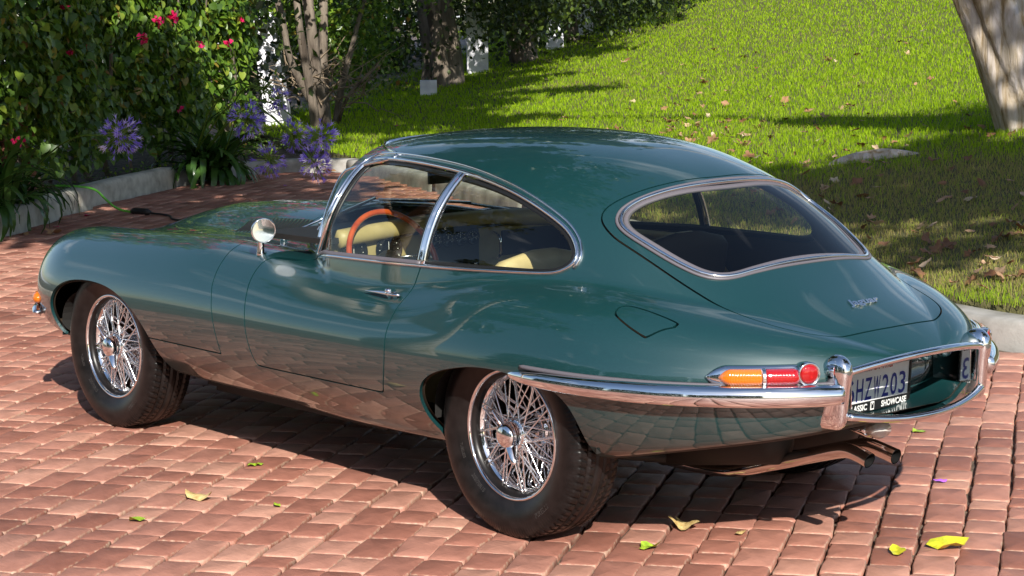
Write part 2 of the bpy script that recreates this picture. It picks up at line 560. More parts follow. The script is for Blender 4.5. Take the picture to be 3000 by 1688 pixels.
# outlines of the openings, in side view (x,z), top view (x,y) and rear view (y,z)
DLO = chaikin([(1.155, .787), (1.05, .812), (.75, .820), (.465, .825), (.25, .831), (.05, .837), (-.06, .840), (-.116, .846), (-.153, .864), (-.168, .886), (-.160, .914), (-.120, .955), (-.049, .995), (.094, 1.050), (.246, 1.090), (.445, 1.122), (.665, 1.138), (.852, 1.143), (.98, 1.140), (1.045, 1.126), (1.050, 1.10), (1.042, 1.03), (1.056, .92), (1.105, .84)], 2)
REARW = [(-.257, 0), (-.255, .1), (-.245, .2), (-.228, .3), (-.213, .37), (-.210, .42), (-.232, .450), (-.28, .455), (-.36, .441), (-.45, .417), (-.535, .380), (-.580, .32), (-.593, .22), (-.598, .12), (-.599, 0)]
HATCH = [(-.226, 0), (-.22, .1), (-.208, .22), (-.185, .33), (-.165, .40), (-.156, .445), (-.17, .475), (-.215, .488), (-.27, .49), (-.38, .475), (-.54, .445), (-.67, .415), (-.78, .385), (-.85, .35), (-.895, .305), (-.925, .24), (-.942, .15), (-.95, 0)]
def both(h):
    h = [p for p in h]
    return chaikin(h[1:-1][::-1] + [h[0]] + [(x, -y) for x, y in h[1:-1]] + [h[-1]], 2)
REARW, HATCH = both(REARW), both(HATCH)
DOOR = chaikin([(.462, .90), (.464, .822), (.486, .766), (.496, .72), (.488, .64), (.480, .56), (.492, .49), (.520, .43), (.528, .415), (.532, .409), (.545, .407), (.9, .405), (1.265, .405), (1.278, .408), (1.284, .42), (1.303, .50), (1.315, .59), (1.34, .65), (1.371, .70), (1.392, .745), (1.398, .762), (1.385, .772), (1.33, .773), (1.22, .772), (1.165, .778), (1.158, .80), (1.158, .90)], 2)
FARCH = chaikin([(2.03, -.1), (2.008, .25), (2.008, .31), (2.02, .41), (2.06, .475), (2.14, .535), (2.245, .575), (2.349, .594), (2.45, .600), (2.55, .598), (2.66, .587), (2.75, .561), (2.815, .517), (2.85, .47), (2.857, .42), (2.838, .36), (2.80, .30), (2.77, .1), (2.76, -.1)], 2)
RARCH = chaikin([(.340, -.1), (.338, .2), (.338, .28), (.340, .36), (.328, .437), (.287, .488), (.21, .525), (.107, .549), (.036, .560), (-.048, .563), (-.115, .558), (-.22, .547), (-.31, .525), (-.355, .49), (-.375, .444), (-.378, .39), (-.372, .33), (-.36, .28), (-.35, .1), (-.35, -.1)], 2)
FUEL = chaikin([(-.434, .672), (-.426, .66), (-.424, .643), (-.432, .628), (-.455, .617), (-.50, .607), (-.56, .597), (-.612, .589), (-.624, .592), (-.622, .602), (-.596, .630), (-.570, .672), (-.560, .676), (-.50, .680)], 2)
RECESS = chaikin([(.335, .545), (.31, .59), (.24, .614), (.12, .628), (0, .632), (-.12, .628), (-.24, .614), (-.31, .59), (-.335, .545), (-.31, .50), (-.22, .465), (-.1, .450), (0, .447), (.1, .450), (.22, .465), (.31, .50)], 2)

_gz = np.array([.35, .423, .47, .56, .62, .66, .746, .785, .81]); _gx = np.array([1.512, 1.510, 1.511, 1.53, 1.553, 1.58, 1.625, 1.652, 1.672])
_gy = np.array([0, .39, .52, .58, .61, .64]); _gyx = np.array([1.70, 1.702, 1.690, 1.675, 1.661, 1.65])
def bonnet_gap(V):
    x, y, z = V[:, 0], np.abs(V[:, 1]), V[:, 2]
    side = np.interp(z, _gz, _gx)
    top = np.interp(y, _gy, _gyx)
    w = np.clip((z - .765) / .03, 0, 1); w = w * w * (3 - 2 * w)
    return side * (1 - w) + top * w
def f_bonnet(V):
    return np.maximum(bonnet_gap(V) - V[:, 0], np.minimum(.42 - V[:, 2], 2.3 - V[:, 0]))
def f_dlo(V, off=0):
    return np.where(np.abs(V[:, 1]) > .35, sdpoly(DLO, V[:, 0], V[:, 2]), 1.) - off
def f_screen(V):
    x, y, z = V[:, 0], np.abs(V[:, 1]), V[:, 2]
    d = np.maximum(np.maximum(.905 - .30 * y * y - z, z - (1.187 - .145 * y * y)), y - (.580 - .33 * (z - .8)))
    return np.maximum(d, (xw(y, z) - .030) - x)
def f_rearw(V): return np.where((V[:, 2] > .6) & (V[:, 0] < 0), sdpoly(REARW, V[:, 0], V[:, 1]), 1.)
def f_hatch(V): return np.where((V[:, 2] > .62) & (V[:, 0] < 0), sdpoly(HATCH, V[:, 0], V[:, 1]), 1.)
def f_door(V): return np.where(np.abs(V[:, 1]) > .4, sdpoly(DOOR, V[:, 0], V[:, 2]), 1.)
def f_arch(V): return np.minimum(np.where(np.abs(V[:, 1]) > .45, sdpoly(FARCH, V[:, 0], V[:, 2]), 1.), np.where(np.abs(V[:, 1]) > .45, sdpoly(RARCH, V[:, 0], V[:, 2]), 1.))
def f_fuel(V): return np.where((V[:, 1] > 0) & (V[:, 2] > .6), sdpoly(FUEL, V[:, 0], V[:, 1]), 1.)
def f_recess(V): return np.where(V[:, 0] < -.7, sdpoly(RECESS, V[:, 1], V[:, 2]), 1.)
def f_under(V): return V[:, 2] - (Bc(V[:, 0]) + .010)
GAP = .0026

car = empty('vintage_coupe')
tag(car, 'dark green vintage fastback coupe with chrome wire wheels parked on the red brick driveway', 'car')

outside = lambda f, g=0.0: (lambda S: clip(S, g - f(S[0])))       # keep f > g
inside = lambda f, g=0.0: (lambda S: clip(S, f(S[0]) + g))        # keep f < -g
def cut(S, *ops):
    for o in ops: S = o(S)
    return S

S_arch = cut(SKIN, outside(f_arch), outside(f_recess))
S_under = cut(S_arch, inside(f_under))
S_arch = cut(S_arch, outside(f_under))
def sub(S, lo, hi, ax=0):
    V, N, T = S
    c = V[T].mean(1)[:, ax]
    T = T[(c > lo) & (c < hi)]
    u, inv = np.unique(T, return_inverse=True)
    return V[u], N[u], inv.reshape(-1, 3)

panel('bonnet', cut(sub(S_arch, 1.3, 5), inside(f_bonnet, GAP)), M['paint'], car)
_d = cut(sub(S_arch, .3, 1.6), inside(f_door, GAP), outside(f_dlo))
panel('door', sub(_d, 0, 2, 1), M['paint'], car)
panel('door', sub(_d, -2, 0, 1), M['paint'], car)
panel('tailgate', cut(sub(S_arch, -2, 0), inside(f_hatch, GAP), outside(f_rearw)), M['paint'], car)
flap = panel('fuel_flap', cut(sub(S_arch, -.8, -.2), inside(f_fuel, GAP)), M['paint'], car)
_b = cut(S_arch, outside(f_bonnet, GAP), outside(f_door, GAP), outside(f_dlo), outside(f_screen), outside(f_hatch, GAP), outside(f_fuel, GAP))
panel('body_shell', _b, M['paint'], car)
solid('underbody', *[S_under[0], S_under[2]], M['under'], car, True, S_under[1])
# inner shell (cabin lining and gap backing) 22 mm inside the skin
_l = cut(SKIN, outside(f_arch, -.004), outside(lambda V: f_dlo(V), .004), outside(f_screen, .004), outside(f_rearw, .004), outside(f_recess))
solid('inner_lining', _l[0] - _l[1] * .020, _l[2][:, ::-1], M['liner'], car, True, -_l[1])

# glass
def glass(name, S, off=.007):
    return solid(name, S[0] - S[1] * off, S[2], M['glass'], car, True, S[1])
_w = cut(sub(SKIN, -.4, 1.4), inside(f_dlo, .004))
def f_pillar(V): return V[:, 0] - (.468 - (V[:, 2] - .83) * .02)
for sgn in (1, -1):
    w = sub(_w, 0, 2, 1) if sgn > 0 else sub(_w, -2, 0, 1)
    glass('door_window', cut(w, outside(f_pillar)))
    glass('quarter_window', cut(w, inside(f_pillar)))
glass('windscreen', cut(sub(SKIN, .9, 2), inside(f_screen, .0)), .004)
glass('rear_window', cut(sub(SKIN, -1, 0), inside(f_rearw, .0)), .006)

# ---------------------------------------------------------------- finding points on the skin
def solve(Pfun, lo, hi, n=28):
    """vectorised bisection: Pfun(t) is inside at lo, outside at hi"""
    lo = np.array(lo, float); hi = np.array(hi, float)
    for _ in range(n):
        m = .5 * (lo + hi)
        i = F(Pfun(m)) < 0
        lo = np.where(i, m, lo); hi = np.where(i, hi, m)
    return Pfun(.5 * (lo + hi))
def on_side(x, z, s=1):
    x = np.atleast_1d(np.asarray(x, float)); z = np.atleast_1d(np.asarray(z, float))
    return solve(lambda t: np.stack([x, s * t, z], 1), np.zeros(len(x)), np.full(len(x), 1.))
def on_top(x, y):
    x = np.atleast_1d(np.asarray(x, float)); y = np.atleast_1d(np.asarray(y, float))
    return solve(lambda t: np.stack([x, y, t], 1), np.full(len(x), .58), np.full(len(x), 1.5))
def on_tail(y, z):
    y = np.atleast_1d(np.asarray(y, float)); z = np.atleast_1d(np.asarray(z, float))
    return solve(lambda t: np.stack([-t, y, z], 1), np.full(len(y), .5), np.full(len(y), 1.4))
def around(xc, ang, z):
    """point on the skin at height z seen from (xc,0) at heading ang (radians from +x)"""
    ang = np.asarray(ang, float); z = np.broadcast_to(np.asarray(z, float), ang.shape)
    return solve(lambda t: np.stack([xc + t * np.cos(ang), t * np.sin(ang), z], 1), np.full(len(ang), .05), np.full(len(ang), 2.))

def strip(path, nrm, prof, closed=True):
    """sweep a profile [(sideways, out), ...] along a path lying on the skin"""
    P = np.asarray(path, float); n = len(P); k = 0
    Tn = (np.roll(P, -1, 0) - np.roll(P, 1, 0)) if closed else np.gradient(P, axis=0)
    Tn /= np.linalg.norm(Tn, axis=1, keepdims=True) + 1e-9
    nrm = nrm - Tn * np.einsum('ij,ij->i', nrm, Tn)[:, None]
    nrm /= np.linalg.norm(nrm, axis=1, keepdims=True)
    Bn = np.cross(Tn, nrm)
    V = []
    for i in range(n):
        pr = prof(i / (n - 1)) if callable(prof) else prof
        k = len(pr)
        for a, b in pr: V.append(P[i] + Bn[i] * a + nrm[i] * b)
    Fc = []
    for i in range(n if closed else n - 1):
        j = (i + 1) % n
        for q in range(k):
            q2 = (q + 1) % k
            Fc.append((i * k + q, i * k + q2, j * k + q2, j * k + q))
    if not closed:
        Fc.append(tuple(range(k))[::-1]); Fc.append(tuple(range((n - 1) * k, n * k)))
    return V, Fc
def halfround(w, h, n=7, base=-.004, shift=0):
    return [(shift + w / 2 * math.cos(math.pi * i / (n - 1)), h * math.sin(math.pi * i / (n - 1))) for i in range(n)] + [(shift - w / 2, base), (shift + w / 2, base)]

def trim(name, path, nrm, prof, material, closed=True, parent=None):
    V, Fc = strip(path, nrm, prof, closed)
    return solid(name, V, Fc, material, parent or car)

for s in (1, -1):
    P = resample(DLO, .014, True)
    W = on_side(P[:, 0], P[:, 1], s); N_ = grad(W)
    out = 1 if s > 0 else -1
    fr = trim('window_frame', W, N_, halfround(.014, .009), M['chrome'])
    V, Fc = strip(W, N_, halfround(.012, .004, 5, shift=-.0155 * out))
    # rubber channel just inside the chrome
    C2 = resample(chaikin(DLO, 1), .014, True)
    c = DLO.mean(0)
    Wc = W + (W.mean(0) - W) / np.linalg.norm(W - W.mean(0), axis=1)[:, None] * .016
    trim('window_seal', Wc - N_ * .006, N_, halfround(.022, .006, 5), M['black'], parent=fr)
    # gutter above the windows, standing a little proud
    g = np.array([(1.165, .80), (1.088, .86), (1.070, .93), (1.058, 1.03), (1.066, 1.10), (1.058, 1.138), (.99, 1.154), (.852, 1.158), (.665, 1.153), (.445, 1.137), (.246, 1.104), (.094, 1.064), (-.049, 1.009), (-.126, .967), (-.172, .922), (-.183, .886), (-.17, .862)])
    g = resample(chaikin(g, 2, False), .014)
    G = on_side(g[:, 0], g[:, 1], s)
    trim('rain_gutter', G, grad(G), halfround(.009, .010), M['chrome'], False)
    # pillar strips between door window and quarter window
    z = np.linspace(.826, 1.122, 16); x = .468 - (z - .83) * .02
    Pp = on_side(x, z, s); Np = grad(Pp)
    trim('window_pillar', Pp - Np * .003, Np, [(.018, -.006), (.018, .004), (.014, .008), (.008, .009), (.004, .000), (-.003, .000), (-.006, .008), (-.013, .008), (-.017, .003), (-.017, -.006)], M['chrome'], False)
    x2 = x + .024
    Pp = on_side(x2, z, s); Np = grad(Pp)
    trim('pillar_seal', Pp - Np * .006, Np, halfround(.012, .006, 5), M['black'], False)
    # belt strip below the door glass
    x = np.linspace(1.15, .47, 40); z = np.interp(x, [.465, .75, 1.05, 1.155], [.828, .823, .815, .790]) + .004
    Pp = on_side(x, z, s)
    trim('belt_strip', Pp, grad(Pp), halfround(.020, .007), M['grey_rubber'], False)

P = resample(REARW, .012, True)
W = on_top(P[:, 0], P[:, 1]); N_ = grad(W)
fr = trim('rear_window_frame', W, N_, halfround(.013, .008), M['chrome'])
Wc = W + (W.mean(0) - W) / np.linalg.norm(W - W.mean(0), axis=1)[:, None] * .017
trim('window_seal', Wc - N_ * .004, N_, halfround(.022, .006), M['grey_rubber'], parent=fr)
Wc = W - (W.mean(0) - W) / np.linalg.norm(W - W.mean(0), axis=1)[:, None] * .014
trim('window_seal', Wc - N_ * .001, N_, halfround(.010, .004, 5), M['grey_rubber'], parent=fr)

# windscreen surround
zz = np.linspace(.815, 1.14, 20)
yy = .580 - .33 * (zz - .8)
yt = np.linspace(.455, -.455, 40); zt = 1.187 - .145 * yt ** 2
ed = np.vstack([np.stack([yy, zz], 1), np.stack([yt, zt], 1)[1:-1], np.stack([-yy[::-1], zz[::-1]], 1)])
yb = np.linspace(-.575, .575, 40); zb = .905 - .30 * yb ** 2
ed = np.vstack([ed, np.stack([yb, zb], 1)[1:-1]])
ed = resample(chaikin(resample(ed, .05, True), 2), .016, True)
W = solve(lambda t: np.stack([t, ed[:, 0], ed[:, 1]], 1), np.full(len(ed), .9), np.full(len(ed), 1.9))
trim('windscreen_surround', W, grad(W), halfround(.013, .008), M['chrome'])

# ---------------------------------------------------------------- wheels
def wheel_parts():
    """one wire wheel, axle along y, outer side +y, centred on the tyre"""
    out = {}
    # tyre with cut tread
    nt, hw = 480, .1025
    prof = [(-.068, .192), (-.074, .205), (-.085, .222), (-.096, .245), (-.1015, .270), (-.1005, .293), (-.095, .310), (-.088, .3205)]
    tread_y = np.linspace(-.082, .082, 42)
    tr = .3335 - .006 * (tread_y / .082) ** 2
    L = prof + [(y, r) for y, r in zip(tread_y, tr)] + [(-a, b) for a, b in prof[::-1]] 
    L = np.array(L + [(.055, .188), (-.055, .188)])
    th = np.linspace(0, 2 * np.pi, nt, endpoint=False)
    Y = np.broadcast_to(L[:, 0], (nt, len(L))).copy(); Rr = np.broadcast_to(L[:, 1], (nt, len(L))).copy()
    y = Y; k = (th[:, None] / (2 * np.pi))
    on = (np.abs(y) < .0825) & (Rr > .3)
    groove = np.zeros_like(Rr, bool)
    for g in (-.050, -.017, .017, .050):
        groove |= np.abs(y - g) < .0042
    ph = k * 78 + np.where(np.abs(y) > .05, 0, np.where(np.abs(y) > .017, .33, .66)) + np.abs(y) * 14
    fr = ph % 1
    groove |= (fr < .17) & (np.abs(y) > .05)
    groove |= (fr < .13) & (np.abs(y) <= .05) & (np.abs(np.abs(y) - .035) < .012)
    Rr[on & groove] -= .0065
    sh = (np.abs(Y) > .086) & (Rr > .305) & ((k * 156) % 1 < .3)
    Rr[sh] -= .0025
    for rr_ in (.2465, .285):                       # moulded sidewall rings
        Y = np.where(np.abs(Rr - rr_) < .0012, Y * 1.006, Y)
    x = Rr * np.cos(th)[:, None]; z = Rr * np.sin(th)[:, None]
    # flat where it stands
    z = np.maximum(z, -.3290)
    V = np.stack([x, Y, z], -1).reshape(-1, 3); m = len(L)
    i = np.arange(nt)[:, None]; j = np.arange(m)[None]
    i2 = (i + 1) % nt; j2 = (j + 1) % m
    Q = np.stack(np.broadcast_arrays(i * m + j, i2 * m + j, i2 * m + j2, i * m + j2), -1).reshape(-1, 4)
    out['tyre'] = make_mesh('tyre', V, Q[:, ::-1], M['tyre'])
    # lettering on the outer wall
    lt = MB()
    for s_, ang, r_, sz in (('PIRELLI', -52, .272, .024), ('205/70R15', -130, .232, .017), ('P3000', 120, .272, .022), ('RADIAL', 30, .236, .012), ('TUBELESS', 200, .236, .012)):
        v, f = text_geo(s_, sz, .0006)
        if not len(v): continue
        a = R(ang) + v[:, 0] / r_
        flip = math.sin(R(ang)) < 0
        if flip: a = R(ang) + v[:, 0] / r_; rad = r_ - v[:, 1]
        else: a = R(ang) - v[:, 0] / r_; rad = r_ + v[:, 1]
        # seen from +y, x runs to the left: mirror so that it reads from outside
        a = math.pi - a
        yw = np.interp(rad, [.205, .222, .245, .270, .293, .310], [.074, .085, .096, .1015, .1005, .095]) + .0002 + v[:, 2]
        lt.add(np.stack([rad * np.cos(a), yw, rad * np.sin(a)], 1), f, False)
    out['lettering'] = lt.mesh('sidewall_lettering', M['letter'])
    rim_ = MB()
    rim_.lathe([(.209, .0690), (.2125, .0745), (.211, .080), (.206, .0815), (.2015, .078), (.200, .070), (.197, .055), (.190, .046), (.182, .040), (.176, .026), (.172, .0), (.172, -.03), (.186, -.052), (.196, -.062), (.208, -.070), (.210, -.066), (.198, -.050), (.178, -.03), (.176, 0), (.186, .038), (.199, .050), (.204, .062)], axis='y', n=96, close=True)
    out['rim'] = rim_.mesh('rim', M['chrome'])
    sp = MB()
    def spoke(a0, r0, y0, a1, r1, y1):
        p0 = np.array([r0 * math.cos(a0), y0, r0 * math.sin(a0)]); p1 = np.array([r1 * math.cos(a1), y1, r1 * math.sin(a1)])
        sp.tube([p0, p0 + (p1 - p0) * .5, p1], .0027, 6, False)
        d = (p1 - p0) / np.linalg.norm(p1 - p0)
        sp.tube([p1 - d * .016, p1], .0036, 6)
    n = 24
    for q in range(n):
        a = 2 * math.pi * q / n
        sg = 1 if q % 2 else -1
        spoke(a, .046, .060, a + sg * .62, .192, .046)
        spoke(a + .13, .046, .054, a + .13 - sg * .50, .182, .036)
        spoke(a + .06, .052, -.040, a + .06 + sg * .36, .174, .016)
        spoke(a + .19, .052, -.046, a + .19 - sg * .36, .173, -.006)
    out['spokes'] = sp.mesh('wire_spokes', M['spoke_chrome'])
    hb = MB()
    hb.lathe([(.001, -.07), (.060, -.07), (.062, -.035), (.050, -.030), (.042, -.01), (.040, .04), (.050, .050), (.052, .062), (.047, .068), (.001, .069)], axis='y', n=40)
    for q in range(32):
        a = 2 * math.pi * q / 32
        hb.box((.0515 * math.cos(a), .0655, .0515 * math.sin(a)), (.006, .006, .004), Matrix.Rotation(-a, 3, 'Y'))
    out['hub'] = hb.mesh('hub', M['chrome'])
    kn = MB()
    kn.lathe([(.044, .066), (.046, .074), (.043, .083), (.040, .090), (.041, .098), (.037, .108), (.026, .114), (.012, .117), (.0005, .1175)], axis='y', n=40)
    for a in (R(57), R(237)):
        pts = []
        for t in np.linspace(0, 1, 9):
            r_ = .030 + .068 * t
            pts.append((r_ * math.cos(a), .088 + .018 * t + .004 * math.sin(t * 3), r_ * math.sin(a)))
        rr_ = [.019, .020, .0195, .018, .016, .0145, .013, .011, .006]
        kn.tube(pts, rr_, 10, True, .42)
    out['spinner'] = kn.mesh('wheel_spinner', M['chrome'])
    return out
WP = wheel_parts()
for (x, s, steer) in ((2.438, 1, .0137), (0, 1, 0), (2.438, -1, .0137), (0, -1, 0)):
    w = empty('wheel', (x, .635 * s, .329), steer + (0 if s > 0 else math.pi))
    w.parent = car
    for key, nm in (('tyre', 'tyre'), ('rim', 'rim'), ('spokes', 'wire_spokes'), ('hub', 'hub'), ('spinner', 'wheel_spinner'), ('lettering', 'sidewall_lettering')):
        o = link_mesh(nm, WP[key], w)
        if key in ('spokes', 'lettering'): tag(o, kind='stuff')
# wheel wells and chassis bits seen under the sills
for (x, rad, out_) in ((2.43, .415, FARCH), (-.01, .385, RARCH)):
    for s in (1, -1):
        a = np.linspace(0, math.pi, 30)
        V, Fc = [], []
        for t in a:
            for y in (.48, .715):
                V.append((x + rad * math.cos(t), s * y, .33 + .235 * math.sin(t) ** .6))
        n = len(a)
        Fc = [(2 * i, 2 * i + 1, 2 * i + 3, 2 * i + 2) for i in range(n - 1)]
        Fc.append(tuple(range(0, 2 * n, 2)))
        solid('wheel_well', V, Fc, M['under'], car, False)
        b = MB()
        b.lathe([(.001, -.02), (.14, -.02), (.145, 0), (.001, .0)], (x, s * .53, .33), 'y', 32)
        b.tube([(x, s * .53, .33), (x, s * .15, .30)], .022, 10)
        b.tube([(x + .08, s * .50, .24), (x - .22, s * .25, .22)], .018, 8)
        b.tube([(x + .1, s * .42, .30), (x + .14, s * .44, .52)], .035, 12)
        b.build('suspension', M['under'], car)

# ---------------------------------------------------------------- rear: lamps, bumper, plate
def tail_lamp(s):
    # base line on the body, from the pointed front end round to the reflector
    xs = np.array([-.765, -.80, -.84, -.88, -.915, -.945, -.968, -.985])
    ys = np.array([.634, .603, .568, .531, .495, .459, .428, .400])
    zs = np.full(8, .600)
    P = np.stack([xs, ys, zs], 1)
    ang = np.arctan2(P[:, 1], P[:, 0] + .30)
    ang = np.linspace(ang[0], ang[-1], 40)
    P = around(-.30, ang, .600); P[:, 1] *= 1
    N_ = grad(P); N_[:, 2] *= .4; N_ /= np.linalg.norm(N_, axis=1, keepdims=True)
    if s < 0:
        P = P * (1, -1, 1); N_ = N_ * (1, -1, 1)
    root = empty('tail_lamp'); root.parent = car
    def oval(h, out, n=12):
        return [(h * math.cos(2 * math.pi * q / n), out * max(0, math.sin(2 * math.pi * q / n)) ** .6 - .008 * (math.sin(2 * math.pi * q / n) < -.01)) for q in range(n)]
    def seg(a, b, h, out, name, m, tip0=0, tip1=0, lift=0.):
        L = len(P); i0, i1 = a * (L - 1), b * (L - 1)
        t = np.linspace(i0, i1, 26)
        Q = np.stack([np.interp(t, range(L), P[:, k]) for k in range(3)], 1)
        Nq = np.stack([np.interp(t, range(L), N_[:, k]) for k in range(3)], 1)
        def pr(u):
            f = 1.0
            if tip0 and u < tip0: f = min(f, max(.04, math.sin(math.pi / 2 * u / tip0)) ** .8)
            if tip1 and u > 1 - tip1: f = min(f, max(.04, math.sin(math.pi / 2 * (1 - u) / tip1)) ** .5)
            return [(p[0] * f, lift + p[1] * (f ** .5 if p[1] > 0 else 1)) for p in oval(h, out)]
        V, Fc = strip(Q, Nq, pr, False)
        return solid(name, V, Fc, m, root)
    seg(0, .93, .036, .020, 'lamp_base', M['chrome'], .22, .10)
    seg(.12, .52, .026, .030, 'amber_lens', M['amber'], .30, .04, .010)
    seg(.535, .86, .026, .031, 'red_lens', M['red'], .04, .22, .010)
    seg(.515, .54, .028, .035, 'lens_divider', M['chrome'], 0, 0, .010)
    # round reflector facing backwards on its pod
    e = P[int(.945 * (len(P) - 1))]; nn = N_[int(.945 * (len(P) - 1))]
    d = np.array([-.88, .40 * s, .0]); d /= np.linalg.norm(d)
    q = Vector(d).to_track_quat('Z', 'Y').to_matrix()
    for nm, m, prof in (('reflector_pod', M['chrome'], [(.012, -.10), (.026, -.06), (.034, -.02), (.0355, .006), (.034, .010), (.030, .011), (.029, .008)]), ('reflector', M['red'], [(.029, .004), (.029, .009), (.022, .013), (.010, .015), (.0005, .0155)])):
        b = MB(); b.lathe(prof, n=28)
        b.xf(lambda V: V @ np.array(q).T + e + nn * .022 + np.array([0, 0, .008]))
        b.build(nm, m, root)
for s in (1, -1): tail_lamp(s)

def bumper_half(s):
    ang0 = math.atan2(.835, -.13 + .30); ang1 = math.atan2(.34, -1.02 + .30)
    ang = np.linspace(ang0, ang1, 90)
    z = .558 - .012 * np.linspace(0, 1, 90)
    P = around(-.30, ang, z)
    N_ = grad(P); N_[:, 2] = 0; N_ /= np.linalg.norm(N_, axis=1, keepdims=True)
    # smooth the offset line so that the blade runs fair, a little off the body
    off = np.interp(np.linspace(0, 1, 90), [0, .08, .5, 1], [.008, .020, .030, .030])
    P = P + N_ * off[:, None]
    if s < 0: P, N_ = P * (1, -1, 1), N_ * (1, -1, 1)
    def pr(u):
        h = np.interp(u, [0, .02, .06, .14, .4, .8, .93, 1], [.004, .012, .018, .024, .031, .033, .033, .030])
        o = np.interp(u, [0, .03, .12, .5, 1], [.004, .012, .020, .034, .034])
        n = 14
        pts = []
        for q in range(n):
            t = math.pi * q / (n - 1)
            pts.append((h * math.cos(t) * (1 if True else 0), o * math.sin(t) ** .75))
        return pts + [(-h, -.014), (h, -.014)]
    V, Fc = strip(P, N_, pr, False)
    b = solid('rear_bumper', V, Fc, M['chrome'], car)
    # rubber strip between blade and body, above and below
    up = P - N_ * .020 + np.array([0, 0, .028]); 
    V, Fc = strip(up[4:], N_[4:], [(.006, -.012), (.006, .012), (-.006, .014), (-.006, -.012)], False)
    solid('bumper_seal', V, Fc, M['grey_rubber'], b)
for s in (1, -1): bumper_half(s)

def overrider(s):
    """upright guard: rounded ball head, flat face, foot swept forwards"""
    zs = np.array([.436, .440, .450, .468, .49, .52, .56, .59, .61, .630, .645, .655, .659])
    wd = np.array([.006, .016, .022, .025, .025, .026, .027, .029, .030, .028, .023, .014, .004])   # half width in y
    xo = np.array([-1.020, -1.035, -1.046, -1.052, -1.055, -1.058, -1.062, -1.068, -1.070, -1.067, -1.056, -1.042, -1.030]) + .014
    xi = np.array([-.93, -.905, -.90, -.90, -.915, -.94, -.945, -.94, -.945, -.96, -.975, -.99, -1.000])
    n = 24; V = []
    for z, w, a, b in zip(zs, wd, xo, xi):
        c, h = (a + b) / 2, (b - a) / 2
        for q in range(n):
            t = 2 * math.pi * q / n
            ct, st = math.cos(t), math.sin(t)
            e = .75
            V.append((c + h * np.sign(ct) * abs(ct) ** e, s * (.332 + w * np.sign(st) * abs(st) ** e), z))
    Fc = [(i * n + q, i * n + (q + 1) % n, (i + 1) * n + (q + 1) % n, (i + 1) * n + q) for i in range(len(zs) - 1) for q in range(n)]
    Fc += [tuple(range(n))[::-1], tuple(range((len(zs) - 1) * n, len(zs) * n))]
    if s < 0: Fc = [f[::-1] for f in Fc]
    solid('overrider', V, Fc, M['chrome'], car)
for s in (1, -1): overrider(s)

def bow_bar(z0, dz):
    y = np.linspace(-.318, .318, 48); u = y / .318
    P = np.stack([-1.034 - .056 * (1 - u ** 2), y, z0 + dz * (1 - np.abs(u) ** 2.2)], 1)
    b = MB(); b.tube(P, np.full(48, .0135), 14, True, .85)
    return b.build('bumper_bar', M['chrome'], car)
bow_bar(.607, .030); bow_bar(.478, -.030)

# number plate recess: dished panel behind the opening
lo = resample(RECESS, .012, True)
L0 = on_tail(lo[:, 0], lo[:, 1])
rings = [L0]
for k, (sc, xb) in enumerate(((.985, .25), (.96, .6), (.93, .9), (.90, 1.0))):
    yz = (lo - (0, .535)) * (sc, sc) + (0, .535)
    yz[:, 1] = np.where(yz[:, 1] < .535, .535 + (yz[:, 1] - .535) * (1 + .34 * xb), yz[:, 1])      # the floor of the recess drops behind its lip
    rings.append(np.stack([L0[:, 0] * (1 - xb) + -.845 * xb, yz[:, 0], yz[:, 1]], 1))
V = np.vstack(rings); n = len(lo)
Fc = [(i * n + q, i * n + (q + 1) % n, (i + 1) * n + (q + 1) % n, (i + 1) * n + q) for i in range(len(rings) - 1) for q in range(n)]
Fc.append(tuple(range((len(rings) - 1) * n, len(rings) * n)))
solid('plate_recess', V, Fc, M['paint'], car)
# plate: 305 x 152 mm, tilted a touch
plate = empty('licence_plate', (-.884, 0, .523)); plate.parent = car
plate.rotation_euler = (0, R(-4), 0)
b = MB(); b.box((0, 0, 0), (.003, .305, .152)); b.build('plate_sheet', M['plate'], plate)
def plate_text(s_, y, z, h, material, name, squash=.62, bold=.0, sh=0):
    v, f = text_geo(s_, 1.0, .0, bold / h if h else 0, shear=sh)
    w0 = v[:, 1].max() - v[:, 1].min()
    v = v - (v.max(0) + v.min(0)) / 2
    k = h / w0
    V = np.stack([np.full(len(v), -.0026), y - v[:, 0] * k * squash, z + v[:, 1] * k], 1)
    return solid(name, V, f, material, plate, False)
for ch, yc in zip('6HZW203', np.linspace(.122, -.122, 7)):
    v_, f_ = text_geo(ch, 1.0)
    w_ = np.ptp(v_[:, 0]) / np.ptp(v_[:, 1])
    plate_text(ch, yc, -.020, .070, M['blue'], 'plate_character', (.031 / .070) / w_ if w_ > .3 else .8, .0006)
plate_text('California', .015, .052, .034, M['redink'], 'plate_script', .95, 0, .35)
plate_text('JUN', .115, .052, .018, M['blue'], 'plate_month', .9)
b = MB()
b.box((-.004, 0, -.074), (.006, .318, .030)); b.box((-.004, 0, .083), (.006, .318, .018))
for s in (1, -1): b.box((-.004, s * .156, 0), (.006, .007, .15))
b.build('plate_surround', M['black'], plate)
def surround_text(s_, y, z, h, sq=.8, bold=.0006):
    v, f = text_geo(s_, 1.0, 0, bold / h)
    v = v - (v.max(0) + v.min(0)) / 2; k = h / (v[:, 1].max() - v[:, 1].min())
    solid('surround_lettering', np.stack([np.full(len(v), -.0078), y - v[:, 0] * k * sq, z + v[:, 1] * k], 1), f, M['white'], plate, False)
surround_text('CLASSIC', .095, -.074, .020, .95)
surround_text('SHOWCASE', -.080, -.074, .020, .86)
surround_text('classicshowcase.com  760 747 9947', -.01, .083, .009, .95)
b = MB(); b.box((-.0075, .0235, -.074), (.001, .017, .026)); b.build('emblem_field', M['white'], plate)
